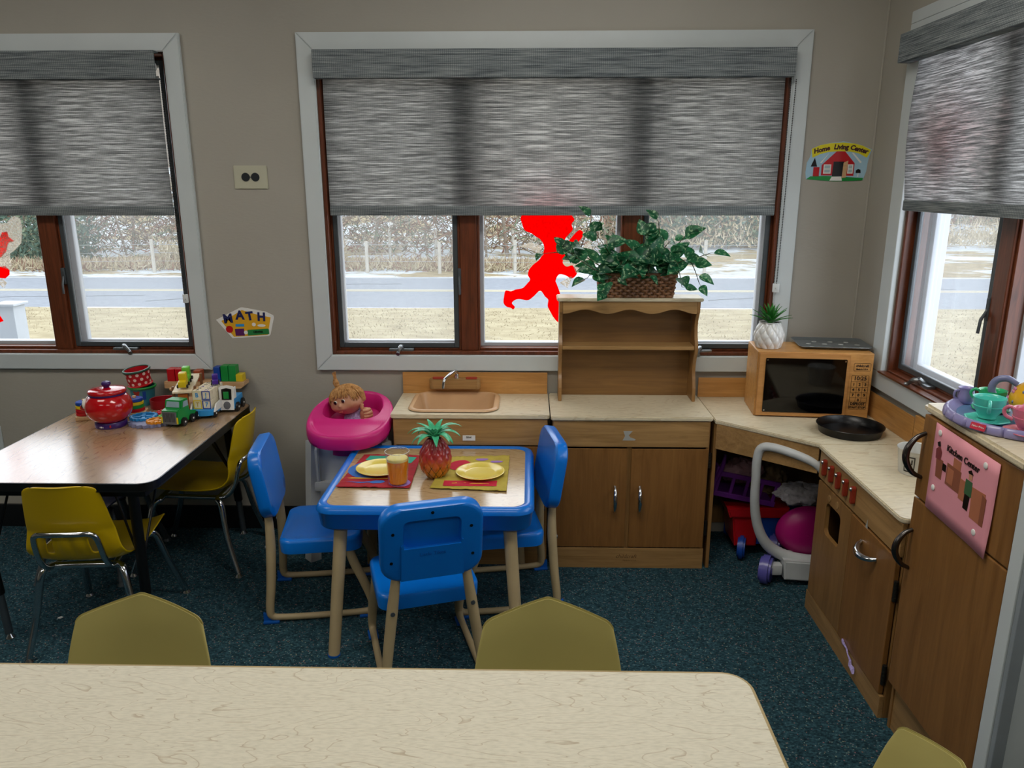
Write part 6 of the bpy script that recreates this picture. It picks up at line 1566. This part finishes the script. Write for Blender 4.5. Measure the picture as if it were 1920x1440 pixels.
MB().tube([CM @ V((-.008, 0, -.012)), CM @ V((-.006, 0, .06)), CM @ V((.006, 0, .12)), CM @ V((.004, 0, .175))], [.008, .009, .009, .006], 10, smooth=3).box(-.012, .0, .002, .14, .0, .12, .004, M=CM).build('head_board', VP, t, world=True, smooth=True)
MB().box(.0, .25, .007, .14, -.002, .016, .004, M=CM).build('base', VP, t, world=True)
def pile(name, label, c, r, mat, seed, sc=(1, 1, .6), cat='doll clothes'):
    t_ = MB().grid(lambda u, v: V(c)+V((math.sin(PI*v)*math.cos(2*PI*u)*r*sc[0], math.sin(PI*v)*math.sin(2*PI*u)*r*sc[1], math.cos(PI*v)*r*sc[2]))*(1+.38*noise.noise(V((math.cos(2*PI*u)*2.2+seed, math.sin(2*PI*u)*2.2, v*5)))+.16*noise.noise(V((math.cos(2*PI*u)*7, seed+math.sin(2*PI*u)*7, v*14)))), 60, 34, closeu=True).build(name, mat, None, smooth=True, weld=True)
    tag(t_, label, cat)
pile('doll_blanket', 'pale pink doll blanket lying in the purple cradle', (.86, -.155, .345), .075, plain('pale pink cloth', '#a8828a', .9, var=.2), 1, (1.1, .6, .62))
pile('doll_clothes', 'white doll clothes heaped behind the pink stroller seat', (1.08, -.255, .285), .085, plain('white cloth print', '#b8b4b8', .9, var=.25, nscale=60), 5, (1.15, .5, .5))
pile('doll_clothes', 'tan doll clothes heap beside the white one under the counter', (1.0, -.12, .30), .07, plain('tan cloth', '#8a7454', .9, var=.3), 9, (.9, .6, .9))

# scrap on the carpet
tag(MB().prism([(-1.648, -.745), (-1.636, -.748), (-1.630, -.738), (-1.640, -.733)], .0005, .002).build('paper_scrap', WHITE, None), 'tiny white paper scrap on the carpet near the yellow chair', 'paper')
# ---------------------------------------------------------------- outdoors
GZ = -1.20
def gmesh(name, x0, x1, y0, y1, nx, ny, mat, hf, kind='structure'):
    o = MB().grid(lambda u, v: (lambda x, y: V((x, y, hf(x, y))))(x0+(x1-x0)*u, y0+(y1-y0)*v), nx, ny).build(name, mat, None, smooth=True)
    o['kind'] = kind; return o
LAWN = multi('winter lawn', 1.8, [(.28, '#766d58'), (.45, '#857c66'), (.6, '#918972'), (.8, '#9e977f')], .95, (1, 2.2, 1), 9)
nt = LAWN.node_tree
LAWN.node_tree.nodes['Principled BSDF'].inputs['Specular IOR Level'].default_value = .1
def snow_mat():
    m, nt, b = new_mat('snowy verge')
    f = noise_tex(nt, coords(nt, (1, 1.6, 1)), .32, 7, .66)
    g = noise_tex(nt, coords(nt, (1, 2, 1)), 3, 6, .7)
    mx = N(nt, 'ShaderNodeMixRGB'); nt.links.new(ramp(nt, f, [(.47, (0, 0, 0)), (.52, (1, 1, 1))]), mx.inputs[0])
    nt.links.new(ramp(nt, g, [(.35, srgb('#6a604c')), (.6, srgb('#857a62')), (.8, srgb('#958a70'))]), mx.inputs[1])
    nt.links.new(ramp(nt, g, [(.36, srgb('#7c7a6e')), (.44, srgb('#9ea4a9')), (1, srgb('#a8aeb4'))]), mx.inputs[2])
    nt.links.new(mx.outputs[0], b.inputs['Base Color']); b.inputs['Roughness'].default_value = .9; b.inputs['Specular IOR Level'].default_value = .1
    return m
def h(x, y):
    z = GZ+.04*noise.noise(V((x*.3, y*.3, 0)))
    if y > 20: z += .02*(y-20)
    if y > 34: z += .35*(y-34)*.6
    return z
gmesh('lawn', -40, 60, .3, 13.7, 60, 20, LAWN, lambda x, y: GZ+.015*noise.noise(V((x, y, 1))))
RD = multi('old asphalt', 8, [(.3, '#6a6f77'), (.6, '#767b83'), (.85, '#80868c')], .9, (1, 1, 1), 8)
o = gmesh('road', -60, 90, 13.72, 19.5, 2, 2, RD, lambda x, y: GZ+.0)
YLN = plain('faded road paint', '#a39c84', .8)
for y in (16.42, 16.62): MB().box(-60, 90, y-.05, y+.05, GZ+.001, GZ+.006).build('centre_line', YLN, o)
MB().box(-60, 90, 19.2, 19.3, GZ+.001, GZ+.006).build('edge_line', plain('white road paint', '#a4a8ac', .8), o)
random.seed(5)
for (xa, ya, xb, yb_) in ((-9, 14.6, -6.2, 16.2), (-7, 17.6, -3.5, 17.9), (4.2, 14.9, 6.6, 15.8), (8, 17.3, 11, 16.9), (-13, 15.2, -9.5, 15.6)):
    pp = [(xa+(xb-xa)*k/8, ya+(yb_-ya)*k/8+random.uniform(-.06, .06), GZ+.003) for k in range(9)]
    MB().tube(pp, .028, 4, flat=(.15, 1)).build('tar_crack', plain('tar', '#3c4046', .7), o)
gmesh('field', -70, 110, 19.52, 75, 120, 60, snow_mat(), h)

# fence posts along the road
FP = wood('weathered post', '#8c8880', '#aaa69c', 'z', .6, .9, coat=0)
posts = [(-4.94, 20.3, .95), (-2.73, 20.3, .95), (-.44, 20.4, 1.0), (2.2, 20.5, 1.0), (5.3, 20.4, 1.0), (8.2, 20.4, 1.0), (11.3, 20.4, 1.05), (-5.0, 24.6, 1.0), (-3.35, 24.6, 1.0), (-2.4, 24.6, .95), (-.6, 24.8, 1.0), (.6, 24.8, 1.0), (-9, 20.3, 1.0), (-11.5, 20.3, 1.0), (-13.8, 20.3, 1.0), (14.3, 20.4, 1.05)]
pr = None
for i, (x, y, hh) in enumerate(posts):
    if pr is None:
        pr = MB().cyl((0, 0, -.1), (0, 0, 1.0), .055, .05, n=10).build('fence_post', FP, None); o = pr
        tag(o, 'weathered grey fence post standing beyond the road', 'fence post', 'fence posts beyond the road')
    else: o = pr.copy(); C.objects.link(o)
    o.location = (x, y, h(x, y)); o.scale = (1, 1, hh)
wire = MB()
for z in (.35, .6, .85):
    pp = [(x, 20.33, h(x, 20.33)+z) for x in (-14, -11.5, -9, -4.94, -2.73, -.44, 2.2, 5.3, 8.2, 11.3, 14.3)]
    wire.tube(pp, .006, 4)
tag(wire.build('wire_fence', plain('galvanised wire', '#8a8c8c', .5, .6), None), 'thin wire strands running between the roadside fence posts', 'fence')

# bare trees: a few prototypes, copied
BK = plain('winter bark', '#7d7266', .95, var=.25, nscale=5)
def tree_mesh(seed, H):
    random.seed(seed); m = MB()
    def br(p, d, L, r, lev):
        n = 4; pts = [p]
        for i in range(n):
            d = (d+V((random.uniform(-.22, .22), random.uniform(-.22, .22), random.uniform(-.08, .16)))).normalized(); p = p+d*L/n; pts.append(p)
            if lev < 4 and i > 0:
                for k in range(2 if lev < 2 else 1):
                    nd = (d*.7+V((random.uniform(-1, 1), random.uniform(-1, 1), random.uniform(-.1, .7)))*.75).normalized()
                    br(p, nd, L*random.uniform(.5, .72), r*.5, lev+1)
        m.tube(pts, [r, r*.45], 3 if lev > 1 else 6, caps=False)
    br(V((0, 0, -.1)), V((random.uniform(-.1, .1), 0, 1)), H, H*.016, 0)
    return m
protos = []
for s in range(5):
    o = tree_mesh(100+s, 3.4).build('bare_tree', BK, None); tag(o, 'leafless grey tree in the thicket beyond the road', 'tree', 'leafless trees beyond the road')
    protos.append(o)
random.seed(21); used = 0
for i in range(60):
    x = -26+i*.95+random.uniform(-.5, .5); y = random.uniform(23.5, 27.5)
    if x > 4: y += 3+(x-4)*.15
    if x > 14: y += 4
    o = protos[i] if i < 5 else protos[i % 5].copy()
    if i >= 5: C.objects.link(o)
    o.location = (x, y, h(x, y)); o.rotation_euler = (0, 0, random.uniform(0, 6)); sc_ = random.uniform(.7, 1.35); o.scale = (sc_, sc_, sc_)

# uncountable twigs, reeds and leaf litter of the thicket
def twigs(name, label, n, xr, yr, zr, L, w, mats, cat, seed, up=.6, yf=None):
    random.seed(seed); mb = MB(); b = bmesh.new()
    for i in range(n):
        x = random.uniform(*xr); y = random.uniform(*yr)+(yf(x) if yf else 0); z = h(x, y)+random.uniform(*zr)*random.uniform(.3, 1)
        d = V((random.uniform(-1, 1), random.uniform(-.6, .6), random.uniform(-.2, 1)*up+.2)).normalized()*random.uniform(.5, 1)*L
        s = V((d.z, 0, -d.x)).normalized()*w*random.uniform(.5, 1.3)
        f = b.faces.new([b.verts.new(V((x, y, z))-s), b.verts.new(V((x, y, z))+s), b.verts.new(V((x, y, z))+d)])
        f.material_index = i % len(mats)
    me = bpy.data.meshes.new(name); b.to_mesh(me); b.free()
    for m in mats: me.materials.append(m)
    o = bpy.data.objects.new(name, me); C.objects.link(o)
    tag(o, label, cat, kind='stuff'); return o
B1 = plain('twig brown', '#6c5d4c', .95, var=.2); B2 = plain('twig grey', '#857d72', .95, var=.2); B3 = plain('twig russet', '#74584a', .95, var=.2); G1 = plain('brush green', '#5a6450', .95, var=.2); G2 = plain('evergreen', '#43564a', .95, var=.2); T1 = plain('straw', '#968a70', .95, var=.15); T2 = plain('pale reed', '#a69c86', .95, var=.1)
dy = lambda x: (3+(x-4)*.15 if x > 4 else 0)+(5 if x > 14 else 0)
twigs('brush', 'dense brown and green brush of the thicket beyond the road', 34000, (-34, 42), (23.6, 29), (.0, 4.2), .6, .022, [B1, B2, B3, G1, B1, B2, B3], 'brush', 1, yf=dy)
twigs('evergreen_brush', 'green evergreen shrubs at the left behind the road', 9000, (-27, -15.0), (21.8, 24), (0, 2.6), .26, .04, [G2, G1, G2], 'brush', 2)
twigs('brush', 'green leafy brush above the fence behind the toy hutch', 5000, (3, 12), (27, 30), (.3, 2.6), .3, .05, [G1, G2, T1], 'brush', 6)
twigs('dry_grass', 'tall tan dry grass along the far road edge', 9000, (-18, 0), (20.6, 22.4), (0, .22), .34, .02, [T1, T2, B3, T1], 'grass', 3, up=1.6)
twigs('reeds', 'pale feathery reeds in front of the thicket', 5000, (3, 30), (27, 29), (.2, 1.0), .5, .025, [T2, T1, T2], 'reeds', 4, up=2.2)
twigs('reeds', 'pale reeds along the thicket seen through the left window', 2500, (-12, -6), (21.6, 22.4), (.2, .9), .35, .022, [T2, T1], 'reeds', 7, up=2.0)
twigs('lawn_grass', 'short dry grass blades on the lawn between building and road', 26000, (-12, 16), (2.2, 13.6), (-.02, .0), .06, .008, [T1, T2, plain('grass brown', '#80765e', .95)], 'grass', 5, up=1.5)
# wooded rise behind
tag(MB().grid(lambda u, v: V((-90+220*u, 46+10*v+2*math.sin(u*30), h(0, 34)+14*v+1.6*noise.noise(V((u*40, v*4, 0))))), 120, 16).build('wooded_hill', multi('far woods', .35, [(.3, '#4f4a42'), (.5, '#625b52'), (.7, '#70695e')], .95, (1, 1, .35), 8), None, smooth=True), None, None, kind='structure')
# white vinyl railing post outside the left window
t = thing('railing_post', 'white vinyl railing post with a cap outside the left window', 'railing', (-2.98, 1.2, -1.2))
MB().box(-3.03, -2.925, 1.15, 1.255, -1.2, .80, .003).build('post', EXTW, t, world=True)
MB().box(-3.045, -2.91, 1.135, 1.27, .801, .815, .003).build('cap', EXTW, t, world=True)
MB().box(-5.5, -3.031, 1.18, 1.225, .70, .76, .003).build('rail', EXTW, t, world=True)
MB().box(-5.5, -2.72, .60, 1.14, .50, .56, .003).build('ledge', EXTW, t, world=True)

# ---------------------------------------------------------------- light
w = bpy.data.worlds.new('World'); bpy.context.scene.world = w; w.use_nodes = True
nt = w.node_tree; bg = nt.nodes['Background']
tc = nt.nodes.new('ShaderNodeTexCoord'); sp = nt.nodes.new('ShaderNodeSeparateXYZ'); nt.links.new(tc.outputs['Generated'], sp.inputs[0])
r = nt.nodes.new('ShaderNodeValToRGB'); nt.links.new(sp.outputs[2], r.inputs[0])
r.color_ramp.elements[0].position = 0; r.color_ramp.elements[0].color = (.80, .86, .95, 1); r.color_ramp.elements[1].position = .6; r.color_ramp.elements[1].color = (.92, .96, 1, 1)
nt.links.new(r.outputs[0], bg.inputs['Color']); bg.inputs['Strength'].default_value = 3.6
# unseen ceiling panels and area lights, added to brighten the room
LM = bpy.data.materials.new('added lamp diffuser'); LM.use_nodes = True
b = LM.node_tree.nodes['Principled BSDF']; b.inputs['Emission Color'].default_value = (1, .95, .86, 1); b.inputs['Emission Strength'].default_value = 1.5
MATS['added lamp diffuser'] = LM
for i, (x, y, e_) in enumerate(((-2.2, -1.5, 10), (0.1, -1.5, 15), (-2.2, -3.9, 9), (0.1, -3.9, 11))):
    t = thing('added_ceiling_light', ('added fill light panel on the ceiling above the play table', 'added fill light panel on the ceiling above the left table', 'added fill light panel on the ceiling behind the camera', 'added fill light panel on the ceiling at the back left')[(1, 0, 3, 2)[i]], 'lamp', (x, y, HZ), group='added ceiling fill panels')
    MB().prism(rrect(-.62, .62, -.32, .32, .01, 2), -.02, -.001, hole=rrect(-.58, .58, -.28, .28, .01, 2)).build('frame', TRIM, t)
    MB().box(-.58, .58, -.28, .28, -.012, -.004).build('diffuser', LM, t)
    ld_ = bpy.data.lights.new('added_ceiling_lamp', 'AREA'); ld_.shape = 'RECTANGLE'; ld_.size = 1.15; ld_.size_y = .55; ld_.energy = e_; ld_.color = (1, .95, .87)
    lo = bpy.data.objects.new('added_ceiling_lamp', ld_); C.objects.link(lo); lo.location = (x, y, HZ-.03)
# ---------------------------------------------------------------- camera
cam = bpy.data.cameras.new('camera'); co = bpy.data.objects.new('camera', cam); C.objects.link(co)
yaw, pitch, roll = .0228178, .256111, -.00104421
cy_, sy_, cp_, sp_ = math.cos(yaw), math.sin(yaw), math.cos(pitch), math.sin(pitch)
f = V((-sy_*cp_, cy_*cp_, -sp_)); r_ = V((cy_, sy_, 0)); u_ = r_.cross(f)
r2 = r_*math.cos(roll)+u_*math.sin(roll); u2 = u_*math.cos(roll)-r_*math.sin(roll)
Mx = Matrix((( r2.x, u2.x, -f.x, 0), (r2.y, u2.y, -f.y, -3.1), (r2.z, u2.z, -f.z, 1.4733), (0, 0, 0, 1)))
co.matrix_world = Mx; cam.sensor_width = 36; cam.lens = 1438.65/1920*36; cam.clip_end = 400; cam.clip_start = .02
S = bpy.context.scene; S.camera = co
S.view_settings.view_transform = 'Standard'; S.view_settings.look = 'None'; S.view_settings.gamma = 1; S.view_settings.exposure = .2; S.view_settings.use_curve_mapping = False
S.cycles.max_bounces = 8; S.cycles.transparent_max_bounces = 24; S.cycles.diffuse_bounces = 4; S.cycles.use_denoising = True
S.cycles.sample_clamp_indirect = 6
